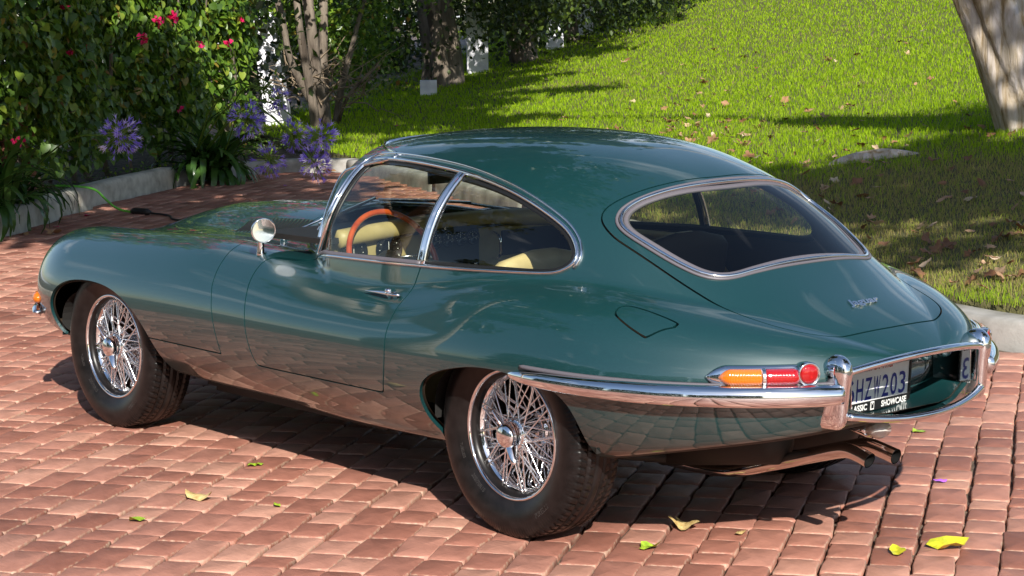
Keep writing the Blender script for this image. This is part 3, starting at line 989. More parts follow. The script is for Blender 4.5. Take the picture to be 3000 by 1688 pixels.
b = MB(); b.box((-.0085, .0235, -.076), (.001, .010, .012)); b.box((-.0085, .0275, -.068), (.001, .003, .006)); b.box((-.0085, .0195, -.068), (.001, .003, .006)); b.build('emblem', M['black'], plate)
# recess lamp
b = MB(); b.lathe([(.030, 0), (.032, .02), (.024, .030), (.001, .034)], n=24)
b.xf(lambda V: V @ np.array(Vector((-1, .0, -.0)).to_track_quat('Z', 'Y').to_matrix()).T + (-.872, -.235, .585)).build('recess_lamp', M['chrome'], car)
for s in (1, -1):
    b = MB(); b.box((-.95, s * .285, .55), (.14, .004, .11)); b.build('mounting_bracket', M['chrome'], car)
# reversing lamp under the bars
b = MB(); b.lathe([(.006, -.11), (.026, -.05), (.036, 0), (.036, .012)], n=24)
rq = np.array(Vector((-1, .04, .04)).to_track_quat('Z', 'Y').to_matrix())
b.xf(lambda V: (V * (1.25, .8, 1.1)) @ rq.T + (-.925, .075, .392)).build('reversing_lamp', M['chrome'], car)
b = MB(); b.lathe([(.034, .012), (.034, .035), (.028, .045), (.001, .050)], n=24)
b.xf(lambda V: (V * (1.25, .8, 1.1)) @ rq.T + (-.925, .075, .392)).build('reversing_lens', M['clear'], car)

# exhaust
for yy, dx in ((.135, 0.0), (.035, .02)):
    P = [(.35, .10 + (yy - .085) * .2, .185), (-.20, yy * .8 + .02, .170), (-.36, yy, .176), (-.44, yy, .193), (-.60, yy, .243), (-.74, yy, .287), (-.84, yy, .318), (-.885, yy, .328), (-.93, yy, .320), (-.968 - dx, yy, .308)]
    P = chaikin(P, 2, False)
    b = MB(); b.tube(P, np.interp(P[:, 0], [-1, -.45, -.44, .3], [.024, .024, .019, .019]), 18, False)
    o = b.build('exhaust_pipe', M['pipe'], car)
    b = MB(); b.tube(P[::-1][:12] * (1, 1, 1), .0215, 16, False); b.build('pipe_bore', M['black'], o)
b = MB()
for s in (1, -1):
    P = [(-.10, s * .16, .25), (-.14, s * .16, .25), (-.62, s * .16, .33), (-.66, s * .16, .335)]
    b.tube(P, [.03, .085, .085, .03], 20)
b.build('silencer', M['under'], car)
b = MB(); b.box((-.47, .09, .25), (.03, .03, .12)); b.box((-.40, .10, .20), (.05, .07, .05)); b.build('rear_floor', M['under'], car)
b = MB(); b.box((1.1, 0, .225), (1.8, 1.10, .03)); b.box((1.45, .45, .2), (1.1, .12, .04)); b.build('floor_pan', M['under'], car)

# ---------------------------------------------------------------- door handle, badge, mirror, louvres, wipers
def frame_on(P):
    P = np.array(P); n = grad(P[None])[0]
    t = np.array([1., 0, 0]); t -= n * (t @ n); t /= np.linalg.norm(t)
    return P, n, t, np.cross(n, t)
for s in (1, -1):
    P, n, t, b_ = frame_on(on_side([.60], [.716], s)[0])
    b = MB()
    xs = np.linspace(-.085, .110, 16)
    w = np.interp(xs, [-.085, -.07, -.03, .02, .110], [.006, .013, .014, .010, .001])
    pts = [P + t * x + n * (.012 + .004 * math.sin((x + .085) * 14)) for x in xs]
    b.tube(pts, w, 12, True, .6)
    b.tube([P - t * .030 + n * 0, P - t * .030 + n * .026], [.013, .0105], 14)
    b.tube([P - t * .058 + n * 0, P - t * .058 + n * .022], [.012, .008], 14)
    b.lathe([(.001, 0), (.011, .003), (.012, .008), (.008, .013), (.001, .015)], P - t * .030 + n * .020, 'z', 16)
    b.build('door_handle', M['chrome'], car)

# script badge on the tailgate
v, f = text_geo('Jaguar', .042, .0025, .0013, shear=.25)
v = v - (v.max(0) + v.min(0)) / 2
Bc0 = on_top([-.82], [-.012])[0]; bn = grad(Bc0[None])[0]
ax = np.array([0, -1., 0]); ax -= bn * (ax @ bn); ax /= np.linalg.norm(ax); ay = np.cross(bn, ax)
solid('tailgate_badge', Bc0 + v[:, :1] * ax * 1.3 + v[:, 1:2] * ay + (v[:, 2:3] + .003) * bn, f, M['chrome'], car, False)

# wing mirror on the left front corner
mb = on_top([1.600], [.585])[0]
mc = np.array([1.395, .672, .872])
mc = np.array([1.405, .668, .872])
mir = empty('door_mirror'); mir.parent = car
back = Vector((-.93, .31, -.10)).normalized()
mq = np.array(back.to_track_quat('Z', 'Y').to_matrix())
b = MB(); b.lathe([(.004, -.075), (.016, -.065), (.032, -.040), (.044, -.012), (.047, .0), (.046, .005), (.0425, .006), (.0425, .001)], n=40)
b.xf(lambda V: V @ mq.T + mc).build('mirror_shell', M['chrome'], mir)
b = MB(); b.add([(.0425 * math.cos(2 * math.pi * k / 40), .0425 * math.sin(2 * math.pi * k / 40), .003) for k in range(40)], [tuple(range(40))], False); b.xf(lambda V: V @ mq.T + mc).build('mirror_glass', M['mirror'], mir)
foot = on_top([1.465], [.640])[0]
fn_ = grad(foot[None])[0]
b = MB(); b.tube([foot - fn_ * .004, foot + fn_ * .010, mc + mq[:, 2] * -.035 - np.array([0, 0, .02]), mc + mq[:, 2] * -.03], [.024, .014, .009, .010], 14)
b.build('mirror_stalk', M['chrome'], mir)

# louvre panels on the bonnet
for s in (1, -1):
    lp = empty('louvre_panel'); lp.parent = car
    nl = 17
    for k in range(nl):
        x = 2.13 - k * .026
        ys = np.linspace(.235, .235 + .085 + .085 * min(1, k / 9), 10) if False else np.linspace(.228, .338, 12)
        ys = ys + 0
        xx = np.full(12, x) - (ys - .228) * .25
        P = on_top(xx, ys * s); N_ = grad(P)
        V = []
        for q in range(12):
            e = math.sin(math.pi * q / 11) ** .35
            V += [P[q] + N_[q] * .0005 + (.0115, 0, 0), P[q] + N_[q] * (.0042 * e) + (.001, 0, 0), P[q] + N_[q] * (.0062 * e + .0004) + (-.0085, 0, 0), P[q] + N_[q] * .0004 + (-.0087, 0, 0)]
        Fc = [(4 * q + a, 4 * q + a + 1, 4 * q + a + 5, 4 * q + a + 4) for q in range(11) for a in range(2)]
        o = solid('louvre', V, Fc, M['paint'], lp)
        V2 = [V[4 * q + a] for q in range(12) for a in (2, 3)]
        Fc2 = [(2 * q, 2 * q + 1, 2 * q + 3, 2 * q + 2) for q in range(11)]
        V3 = np.array(V2) - (.0002, 0, 0)
        V3b = []
        for q in range(12): V3b += [V3[2 * q], P[q] + N_[q] * .0012 + np.array((-.0118, 0, 0))]
        solid('louvre_slot', V3b, Fc2, M['black'], o, False)

# wipers at the foot of the screen
for yb_, yt_ in ((.42, .02), (.02, -.36), (-.30, -.56)):
    base = on_top([1.635], [yb_])[0]
    bl0 = solve(lambda t: np.stack([t, [yb_ - .03, yt_], [.915 - .3 * yb_ ** 2, .925 - .3 * yt_ ** 2]], 1), [.9, .9], [1.9, 1.9]) + np.array([.012, 0, .006])
    b = MB()
    b.lathe([(.014, 0), (.013, .014), (.007, .020), (.001, .021)], base, 'z', 16)
    midp = bl0.mean(0)
    b.tube([base + (0, 0, .016), base * .4 + midp * .6 + np.array([.01, 0, .012]), midp + (.006, 0, .004)], [.006, .0045, .004], 8)
    b.tube([bl0[0] + (.004, 0, .003), midp + (.008, 0, .006), bl0[1] + (.004, 0, .003)], .0038, 8)
    o = b.build('wiper', M['chrome'], car)
    b = MB(); b.tube([bl0[0], midp, bl0[1]], .0045, 6); b.build('wiper_blade', M['rubber'], o)

# front corner: indicator and bumper end
for s in (1, -1):
    P = around(2.5, np.array([s * .88]), .465)[0]; n_ = grad(P[None])[0]
    q = np.array(Vector(n_).to_track_quat('Z', 'Y').to_matrix())
    b = MB(); b.lathe([(.030, -.01), (.031, .004), (.024, .018), (.001, .026)], n=24)
    b.xf(lambda V: (V * (1.5, .9, 1)) @ q.T + P).build('front_indicator', M['amber'], car)
    a_ = np.linspace(.95, .25, 30) * s
    Pq = around(2.5, a_, .41); Nq = grad(Pq); Nq[:, 2] = 0; Nq /= np.linalg.norm(Nq, axis=1, keepdims=True)
    V, Fc = strip(Pq + Nq * .012, Nq, lambda u: [(x * min(1, .25 + u * 8), y) for x, y in halfround(.055, .030)], False)
    solid('front_bumper', V, Fc, M['chrome'], car)

# ---------------------------------------------------------------- cabin
cab = MB()
yy = np.linspace(-.54, .54, 30)
P = [(1.13 + .02 * (1 - (y / .54) ** 2), y, .848 + .018 * (1 - (y / .54) ** 2)) for y in yy]
cab.tube(P, .034, 14)
cab.build('dash_roll', M['dash'], car)
b = MB()
for y0, y1, x0 in ((-.62, -.12, 1.15), (-.12, .12, 1.13), (.12, .62, 1.15)):
    pass
b.box((1.32, 0, .845), (.40, 1.2, .02)); b.build('dash_top', M['black'], car)
b = MB(); b.box((1.165, -.325, .76), (.04, .41, .19)); b.box((1.165, .325, .76), (.04, .41, .19)); dp = b.build('dash_panel', M['dash'], car)
b = MB(); b.box((1.155, 0, .75), (.05, .25, .20)); b.build('switch_panel', M['black'], car)
for y, z, r_ in ((.46, .79, .058), (.30, .79, .058), (-.09, .805, .028), (-.03, .805, .028), (.03, .805, .028), (.09, .805, .028)):
    b = MB(); x0 = 1.143 if abs(y) > .1 else 1.128
    b.lathe([(r_, 0), (r_ + .003, -.008), (r_ - .004, -.009), (r_ - .005, -.004), (.001, -.004)], (x0, y, z), 'x', 28)
    g = b.build('gauge', M['gauge'], car)
    b = MB()
    for k in range(9):
        a = R(210 - k * 30)
        b.box((x0 - .0045, y - r_ * .72 * math.cos(a), z + r_ * .72 * math.sin(a)), (.001, .003, .003))
    b.box((x0 - .0045, y, z + r_ * .25), (.001, .002, r_ * .5)); b.build('gauge_marks', M['white'], g)
for k in range(6):
    b = MB(); b.lathe([(.008, 0), (.010, -.006), (.008, -.012), (.001, -.013)], (1.128, -.10 + k * .04, .70), 'x', 12); b.build('toggle_switch', M['dull_chrome'], car)
b = MB(); b.box((1.142, -.40, .765), (.012, .30, .095)); b.build('glove_recess', M['black'], car)
b = MB(); b.tube(chaikin([(1.14, -.205, .81), (1.10, -.205, .80), (1.095, -.205, .76), (1.10, -.205, .72), (1.14, -.205, .71)], 2, False), .007, 8); b.build('grab_handle', M['chrome'], car)

# steering wheel
sw = empty('steering_wheel', (1.02, .37, .765)); sw.parent = car
axis = Vector((-.90, 0, .43)).normalized()
sw.rotation_euler = axis.to_track_quat('Z', 'Y').to_euler()
t = np.linspace(0, 2 * math.pi, 65)
b = MB(); b.tube(np.stack([.190 * np.cos(t), .190 * np.sin(t), 0 * t], 1), .0108, 12, False); b.build('wheel_rim', M['wood'], sw)
b = MB(); b.lathe([(.048, -.05), (.050, -.02), (.040, -.008), (.036, -.002), (.001, .0)], n=32); b.build('wheel_boss', M['black'], sw)
for a in (0, math.pi, -math.pi / 2):
    ca, sa = math.cos(a), math.sin(a)
    V, Fc = [], []
    # flat alloy spoke with a row of round holes: two rails and webs
    b = MB()
    for side in (-1, 1):
        b.tube([(ca * .04 - sa * side * .019, sa * .04 + ca * side * .019, -.028), (ca * .187 - sa * side * .012, sa * .187 + ca * side * .012, -.002)], .0042, 6)
    for k in range(6):
        r_ = .055 + k * .024; zz_ = -.028 + .026 * (r_ - .04) / .147; hw_ = .019 - .007 * (r_ - .04) / .147
        b.tube([(ca * r_ - sa * hw_, sa * r_ + ca * hw_, zz_), (ca * r_ + sa * hw_, sa * r_ - ca * hw_, zz_)], .0045, 6)
    b.build('wheel_spoke', M['dull_chrome'], sw)
b = MB(); b.tube([(1.03, .37, .75), (1.30, .37, .62)], .022, 12); b.build('steering_column', M['black'], car)

def seat(y, rows):
    st = empty('seat'); st.parent = car
    b = MB()
    V = []; n = 20; zs = np.linspace(0, 1, 16)
    for k, u in enumerate(zs):
        zc = .42 + .445 * u; xc = .40 - .14 * u; w = .24 - .03 * u ** 2; d = .060 * (1 - .35 * u)
        if u > .85: w *= math.sqrt(max(0.02, 1 - ((u - .85) / .155) ** 2)); d *= math.sqrt(max(.05, 1 - ((u - .85) / .155) ** 2))
        for q in range(n):
            t = 2 * math.pi * q / n
            V.append((xc + d * np.sign(math.cos(t)) * abs(math.cos(t)) ** .7, y + w * np.sign(math.sin(t)) * abs(math.sin(t)) ** .6, zc))
    Fc = [(i * n + q, i * n + (q + 1) % n, (i + 1) * n + (q + 1) % n, (i + 1) * n + q) for i in range(15) for q in range(n)] + [tuple(range(15 * n, 16 * n))]
    b.add(V, Fc); b.build('seat_back', M['tan'], st)
    V2 = [(x_ - .018 - .01, y + (y_ - y) * 1.02, z_ + .004) for x_, y_, z_ in V if x_ < 9]
    rear_ = [q for q in range(n) if math.cos(2 * math.pi * q / n) <= .35]
    Fr = [(i * n + q, i * n + (q + 1) % n, (i + 1) * n + (q + 1) % n, (i + 1) * n + q) for i in range(rows) for q in rear_ if math.cos(2 * math.pi * (q + 1) / n) <= .35]
    solid('seat_shade_panel', V2, Fr, M['liner'], st)  # dark panel added behind the tan back, standing in for cabin shade
    b = MB(); b.box((.62, y, .40), (.46, .44, .14), None, .92); b.build('seat_cushion', M['tan'], st)
seat(.33, 11); seat(-.33, 15)
for s in (1, -1):
    gx, gz = np.meshgrid(np.linspace(.42, 1.20, 14), np.linspace(.45, .80, 6)); P = on_side(gx.ravel(), gz.ravel(), s); P = P - grad(P) * .034
    solid('door_trim', P, [(i * 14 + j, i * 14 + j + 1, (i + 1) * 14 + j + 1, (i + 1) * 14 + j) for i in range(5) for j in range(13)], M['dash'], car)
    b = MB(); P = on_side(np.linspace(.5, 1.2, 20), np.full(20, .80), s); P = P - grad(P) * .035
    b.tube(P, .014, 8); b.build('door_capping', M['dash'], car)
b = MB(); b.box((.95, -.62, .745), (.16, .03, .022)); b.build('door_pull', M['tan'], car)
b = MB(); b.box((1.035, -.615, .747), (.022, .035, .028)); b.build('door_pull_end', M['chrome'], car)
b = MB(); b.box((-.35, 0, .60), (.75, .95, .02)); b.build('load_floor', M['liner'], car)
b = MB(); b.tube([(1.20, .0, 1.08), (1.17, 0, 1.045)], .005, 6); b.box((1.165, 0, 1.035), (.012, .17, .045)); b.build('interior_mirror', M['black'], car)

# ================================================================ GROUND
K0 = np.array([1.03, -3.24]); KT = np.array([.927, -.375]); KN = np.array([-.375, -.927])
def lawn_z(x, y):
    dx, dy = np.asarray(x, float) - K0[0], np.asarray(y, float) - K0[1]
    t = dx * KT[0] + dy * KT[1]; s = np.maximum(dx * KN[0] + dy * KN[1], 0)
    k = np.interp(t, [-3, 2, 8, 14, 25], [.17, .165, .10, .065, .05])
    q = np.minimum(s, 16)
    return .12 + k * q + .0065 * q * q - .02 * (s - q)

# kerb front (foot) lines, driveway on their inner side
KERB_L = np.array([(5.6, 1.55), (7.2, -.25), (8.3, -1.38), (9.106, -2.224), (10.416, -3.521), (11.461, -4.799), (11.935, -5.518)])
KERB_C = np.array([(11.935, -5.518), (12.30, -6.15), (12.52, -6.70), (12.42, -7.20), (12.05, -7.50), (11.56, -7.51)])
KERB_R = np.array([(11.56, -7.51), (9.5, -6.72), (7.0, -5.72), (4.5, -4.72), (2.6, -3.88), (1.6, -3.42), (.9, -3.30), (.1, -3.62), (-1.2, -4.35), (-4, -6.2), (-8, -9)])
EDGE = np.vstack([KERB_L, KERB_C[1:], KERB_R[1:]])
POLY = np.vstack([EDGE, [(-14, -9), (-14, 12), (3, 12), (4.2, 3.2)]])

# base sheet to the horizon
g = MB()
g.add([(-300, -300, -.045), (300, -300, -.045), (300, 300, -.045), (-300, 300, -.045)], [(0, 1, 2, 3)])
mg = mat('bedding_sand', (.36, .28, .20), .9)
noisy(mg, (.05, .035, .025), (.17, .13, .09), 18, bump=.3, bscale=220, dist=.004)
tag(g.build('ground', mg), kind='structure')
# jointing sand just under the paver tops
def tri_fan(P, z):
    c = P.mean(0)
    return None
me_v = [(x, y, -.022) for x, y in POLY]
bm_face = [tuple(range(len(POLY)))]
sand = solid('driveway', me_v, bm_face, mg, None, False)
tag(sand, kind='structure')

mp = mat('red_paver', (.30, .12, .085), .62)
b = mp.node_tree.nodes['Principled BSDF']
tc = nd(mp, 'ShaderNodeTexCoord'); geo = nd(mp, 'ShaderNodeNewGeometry'); oi = nd(mp, 'ShaderNodeObjectInfo')
mx = nd(mp, 'ShaderNodeMath', operation='ADD'); lk(mp, geo.outputs['Random Per Island'], mx.inputs[0]); lk(mp, oi.outputs['Random'], mx.inputs[1])
fr = nd(mp, 'ShaderNodeMath', operation='FRACT'); lk(mp, mx.outputs[0], fr.inputs[0])
rr = nd(mp, 'ShaderNodeValToRGB'); lk(mp, fr.outputs[0], rr.inputs['Fac'])
rr.color_ramp.elements[0].color = (.29, .115, .078, 1); rr.color_ramp.elements[1].color = (.54, .28, .20, 1)
e = rr.color_ramp.elements.new(.35); e.color = (.38, .160, .112, 1)
e = rr.color_ramp.elements.new(.7); e.color = (.45, .21, .152, 1)
geo2 = geo.outputs['Position']
n1 = nd(mp, 'ShaderNodeTexNoise', Scale=9.0, Detail=7, Roughness=.65); lk(mp, geo2, n1.inputs['Vector'])
mm = nd(mp, 'ShaderNodeMixRGB', blend_type='MULTIPLY'); mm.inputs['Fac'].default_value = .55
rm = nd(mp, 'ShaderNodeValToRGB'); lk(mp, n1.outputs['Fac'], rm.inputs['Fac'])
rm.color_ramp.elements[0].position = .3; rm.color_ramp.elements[0].color = (.55, .5, .48, 1); rm.color_ramp.elements[1].position = .7; rm.color_ramp.elements[1].color = (1.25, 1.25, 1.25, 1)
n7 = nd(mp, 'ShaderNodeTexNoise', Scale=.9, Detail=5, Roughness=.6); lk(mp, geo2, n7.inputs['Vector'])          # worn and stained areas, metres across
r7 = nd(mp, 'ShaderNodeValToRGB'); lk(mp, n7.outputs['Fac'], r7.inputs['Fac'])
r7.color_ramp.elements[0].position = .32; r7.color_ramp.elements[0].color = (.62, .60, .60, 1); r7.color_ramp.elements[1].position = .58; r7.color_ramp.elements[1].color = (1.05, 1.05, 1.05, 1)
m7 = nd(mp, 'ShaderNodeMixRGB', blend_type='MULTIPLY'); m7.inputs['Fac'].default_value = .8
lk(mp, rr.outputs['Color'], m7.inputs['Color1']); lk(mp, r7.outputs['Color'], m7.inputs['Color2'])
lk(mp, m7.outputs['Color'], mm.inputs['Color1']); lk(mp, rm.outputs['Color'], mm.inputs['Color2'])
# mortar dust on the worn rims and in streaks
at = nd(mp, 'ShaderNodeAttribute', attribute_name='rim')
n2 = nd(mp, 'ShaderNodeTexNoise', Scale=55.0, Detail=5); lk(mp, geo2, n2.inputs['Vector'])
ml = nd(mp, 'ShaderNodeMath', operation='MULTIPLY_ADD'); lk(mp, at.outputs['Fac'], ml.inputs[0]); ml.inputs[1].default_value = 1.25
lk(mp, n2.outputs['Fac'], ml.inputs[2])
rs = nd(mp, 'ShaderNodeValToRGB'); lk(mp, ml.outputs[0], rs.inputs['Fac'])
rs.color_ramp.elements[0].position = .72; rs.color_ramp.elements[1].position = 1.0; rs.color_ramp.elements[1].color = (.8, .8, .8, 1)
rs.color_ramp.elements[0].color = (0, 0, 0, 1)
md = nd(mp, 'ShaderNodeMixRGB'); lk(mp, rs.outputs['Color'], md.inputs['Fac']); lk(mp, mm.outputs['Color'], md.inputs['Color1']); md.inputs['Color2'].default_value = (.46, .33, .235, 1)
lk(mp, md.outputs['Color'], b.inputs['Base Color'])
n3 = nd(mp, 'ShaderNodeTexNoise', Scale=70.0, Detail=8, Roughness=.7); lk(mp, geo2, n3.inputs['Vector'])
n4 = nd(mp, 'ShaderNodeMapping'); n4.inputs['Scale'].default_value = (14, 60, 14); n4.inputs['Rotation'].default_value = (0, 0, R(-35)); lk(mp, geo2, n4.inputs['Vector'])
n5 = nd(mp, 'ShaderNodeTexNoise', Scale=1.0, Detail=4); lk(mp, n4.outputs['Vector'], n5.inputs['Vector'])
ma = nd(mp, 'ShaderNodeMath', operation='ADD'); lk(mp, n3.outputs['Fac'], ma.inputs[0]); lk(mp, n5.outputs['Fac'], ma.inputs[1])
bp = nd(mp, 'ShaderNodeBump', Strength=.55, Distance=.004); lk(mp, ma.outputs[0], bp.inputs['Height']); lk(mp, bp.outputs['Normal'], b.inputs['Normal'])
M['paver'] = mp

PA = -.979
U1 = np.array([math.cos(PA + math.pi / 2), math.sin(PA + math.pi / 2)]); U2 = np.array([math.cos(PA), math.sin(PA)])   # across rows, along rows
ROW = .131
def paver_shape(L, seed):
    r = np.random.default_rng(seed)
    w, l = ROW / 2 - .0040, L / 2 - .0016
    pts = []
    # rounded, slightly wavy rectangle
    def edge(a, b_, n):
        for k in range(n): pts.append(a + (b_ - a) * (k / n))
    cr_ = .0145
    base = [(-w + cr_, -l), (0, -l), (w - cr_, -l), (w - .0038, -l + .0042), (w, -l + cr_), (w, 0), (w, l - cr_), (w - .0038, l - .0042), (w - cr_, l), (0, l), (-w + cr_, l), (-w + .0038, l - .0042), (-w, l - cr_), (-w, 0), (-w, -l + cr_), (-w + .0038, -l + .0042)]
    P = np.array(base)
    P[:, 0] += r.normal(0, .0028, len(P)); P[:, 1] += r.normal(0, .0009, len(P))
    n = len(P)
    z = r.normal(0, .0007, n)
    rings = [(P * 1.0, -.030 + z * 0), (P, -.0100 + z), (P - np.sign(P) * .0018, -.0026 + z), (P - np.sign(P) * np.array([.0065, .0065]), -.0003 + z * .7)]
    V, rim_ = [], []
    for k, (Q, zz) in enumerate(rings):
        for (x, y), h in zip(Q, np.broadcast_to(zz, (n,))):
            V.append((x, y, h)); rim_.append((.0, .24, .26, 0.0)[k])
    V.append((0, 0, .0006)); rim_.append(0)
    V = np.array(V)
    T_ = []
    for k in range(3):
        for q in range(n):
            q2 = (q + 1) % n
            a, b_, c, d = k * n + q, k * n + q2, (k + 1) * n + q2, (k + 1) * n + q
            T_ += [(a, b_, c), (a, c, d)]
    for q in range(n): T_.append((3 * n + q, 3 * n + (q + 1) % n, 4 * n))
    return V, np.array(T_), np.array(rim_, float)
LENS = [.125, .155, .175, .20, .235]
SHAPES = [(L, paver_shape(L, 100 + i * 7 + k)) for i, L in enumerate(LENS) for k in range(4)]
def paver_mesh(V, T_, rim_, name='paver'):
    me = make_mesh(name, V, T_, M['paver'])
    a = me.attributes.new('rim', 'FLOAT', 'POINT'); a.data.foreach_set('value', rim_.astype(np.float32))
    return me
pr_ = np.random.default_rng(21)
cells = []
for i in range(-60, 110):
    u = i * ROW
    v = -8 + pr_.uniform(0, .2)
    drift = .012 * math.sin(i * .9)
    while v < 16:
        k = pr_.integers(0, len(SHAPES)); L = SHAPES[k][0]
        c = U1 * (u + .006 * math.sin(v * 2.3 + i)) + U2 * (v + L / 2)
        cells.append((c[0], c[1], k)); v += L
C_ = np.array(cells)
inside_d = sdpoly(POLY, C_[:, 0], C_[:, 1], 30)
# keep what the camera (or the car's mirror-like sides) can see
dx, dy = C_[:, 0] - CAM_POS[0], C_[:, 1] - CAM_POS[1]
dep = dx * math.cos(CAM_YAW) + dy * math.sin(CAM_YAW); lat = dx * math.sin(CAM_YAW) - dy * math.cos(CAM_YAW)
ok = (inside_d < -.05) & (dep > 2.4) & (np.abs(lat) < .27 * dep + 2.2)
C_ = C_[ok]; dep, lat = dep[ok], lat[ok]
onscreen = (np.abs(lat) < .247 * dep) & (dep > 4.75)
order = np.argsort(np.where(onscreen, np.hypot(dep, lat), 1e9))
single = set(order[:300].tolist())
meshes = [paver_mesh(*s[1]) for s in SHAPES]
VV, TT, RR_ = [], [], []; off = 0
rotz = math.atan2(U1[1], U1[0])
for i, (x, y, k) in enumerate(C_):
    k = int(k); jx, jy, jz = pr_.normal(0, .0012, 3); ja = pr_.normal(0, .012); tx, ty = pr_.normal(0, .006, 2)
    if i in single:
        o = link_mesh('paver', meshes[k], sand, (x + jx, y + jy, jz))
        o.rotation_euler = (tx, ty, rotz + ja + (math.pi if pr_.random() < .5 else 0))
    else:
        V, T_, r_ = SHAPES[k][1]
        a = rotz + ja; c, s_ = math.cos(a), math.sin(a)
        X = V[:, 0] * c - V[:, 1] * s_ + x + jx; Y = V[:, 0] * s_ + V[:, 1] * c + y + jy
        VV.append(np.stack([X, Y, V[:, 2] + jz + V[:, 0] * ty + V[:, 1] * tx], 1)); TT.append(T_ + off); RR_.append(r_); off += len(V)
o = link_mesh('paver_field', paver_mesh(np.vstack(VV), np.vstack(TT), np.concatenate(RR_)), sand)
tag(o, kind='stuff')

# ---------------------------------------------------------------- kerbs
mc_ = mat('kerb_concrete', (.5, .47, .42), .8)
noisy(mc_, (.36, .33, .27), (.60, .57, .49), 9, 9, coord='Object', bump=.35, bscale=90, dist=.003, p0=.30, p1=.60)
mc2 = mat('shaded_kerb_concrete', (.3, .29, .27), .85)  # darker copy of the kerb concrete, with shade put into its colour
noisy(mc2, (.20, .19, .17), (.36, .345, .32), 7, 9, coord='Object', bump=.4, bscale=80, dist=.004, p0=.30, p1=.62)
def kerb(name, line, h, w, label, m_):
    P = resample(chaikin(line, 2, False), .12)
    T_ = np.gradient(P, axis=0); T_ /= np.linalg.norm(T_, axis=1, keepdims=True)
    N2 = np.stack([-T_[:, 1], T_[:, 0]], 1)
    prof = [(0, -.05), (.004, h * .5), (.010, h * .80), (.022, h * .94), (.045, h), (w - .02, h), (w, h - .015), (w, -.05)]
    k = len(prof)
    root = empty(name, (P[0][0], P[0][1], 0)); tag(root, label, 'kerb')
    step = 20; n0 = 0
    while n0 < len(P) - 1:
        n1 = min(n0 + step, len(P) - 1); seg = range(n0, n1 + 1); V = []
        for i in seg:
            j = .0012 * math.sin(i * .83) + .0015 * math.sin(i * .31)
            e_ = T_[i] * (.004 if i == n0 else -.004 if i == n1 else 0)
            for a, z in prof: V.append((P[i][0] + N2[i][0] * (a + j) + e_[0] - P[0][0], P[i][1] + N2[i][1] * (a + j) + e_[1] - P[0][1], z + (j * .5 if z > 0 else 0)))
        n = len(seg)
        Fc = [(i * k + q, (i + 1) * k + q, (i + 1) * k + q + 1, i * k + q + 1) for i in range(n - 1) for q in range(k - 1)]
        Fc += [tuple(range(k)), tuple(range((n - 1) * k, n * k))[::-1]]
        solid('kerb_section', V, Fc, m_, root, True)
        n0 = n1
    return root
kerb('concrete_kerb', KERB_L, .18, .15, 'pale stained concrete kerb in front of the flowering hedge at the left', mc_)
kerb('concrete_kerb', np.vstack([KERB_C, KERB_R[1:]]), .125, .22, 'low concrete kerb with shade in its colour between the driveway and the lawn', mc2)

# ---------------------------------------------------------------- lawn
ts = np.linspace(-9.3, 40, 130); ss = np.linspace(0, 1, 120) ** 1.5
_kt = (KERB_R - K0) @ KT; _ks = (KERB_R - K0) @ KN; _o = np.argsort(_kt)
def kerb_s(t): return np.interp(t, _kt[_o], _ks[_o]) + .20
G = np.array([[K0 + KT * t + KN * (kerb_s(t) + 45 * q) for q in ss] for t in ts]).reshape(-1, 2)
def inside_drive(x, y): return sdpoly(POLY, np.asarray(x), np.asarray(y), 60) < .19
zl = lawn_z(G[:, 0], G[:, 1]); zl[::len(ss)] = -.03
nt, ns = len(ts), len(ss)
I_ = (np.arange(nt - 1)[:, None] * ns + np.arange(ns - 1)[None]).ravel()
Q = np.stack([I_, I_ + 1, I_ + ns + 1, I_ + ns], 1)
mgk = mat('lawn_soil', (.05, .075, .015), .95)
noisy(mgk, (.06, .055, .018), (.13, .12, .04), 14, 8, bump=.6, bscale=80, dist=.02)
lawn = solid('lawn', np.column_stack([G, zl]), Q, mgk)
tag(lawn, kind='structure')

def grassmat(name):
    m = bpy.data.materials.new(name); m.use_nodes = True
    t = m.node_tree; t.nodes.clear()
    o = t.nodes.new('ShaderNodeOutputMaterial'); mix = t.nodes.new('ShaderNodeMixShader'); mix.inputs[0].default_value = .5
    d = t.nodes.new('ShaderNodeBsdfPrincipled'); d.inputs['Roughness'].default_value = .6; d.inputs['Specular IOR Level'].default_value = .15
    tr = t.nodes.new('ShaderNodeBsdfTranslucent')
    g_ = t.nodes.new('ShaderNodeNewGeometry'); r = t.nodes.new('ShaderNodeValToRGB')
    r.color_ramp.elements[0].color = (.15, .28, .006, 1); r.color_ramp.elements[1].color = (.40, .56, .020, 1)
    a = t.nodes.new('ShaderNodeAttribute'); a.attribute_name = 'dry'
    dry = t.nodes.new('ShaderNodeMixRGB'); dry.inputs['Color2'].default_value = (.36, .27, .13, 1)
    t.links.new(g_.outputs['Random Per Island'], r.inputs['Fac'])
    t.links.new(r.outputs['Color'], dry.inputs['Color1']); t.links.new(a.outputs['Fac'], dry.inputs['Fac'])
    t.links.new(dry.outputs['Color'], d.inputs['Base Color'])
    hs = t.nodes.new('ShaderNodeHueSaturation'); hs.inputs['Value'].default_value = 1.5
    t.links.new(dry.outputs['Color'], hs.inputs['Color']); t.links.new(hs.outputs['Color'], tr.inputs['Color'])
    t.links.new(d.outputs[0], mix.inputs[1]); t.links.new(tr.outputs[0], mix.inputs[2]); t.links.new(mix.outputs[0], o.inputs['Surface'])
    return m
M['grass'] = grassmat('grass_blades')
gr = np.random.default_rng(5)
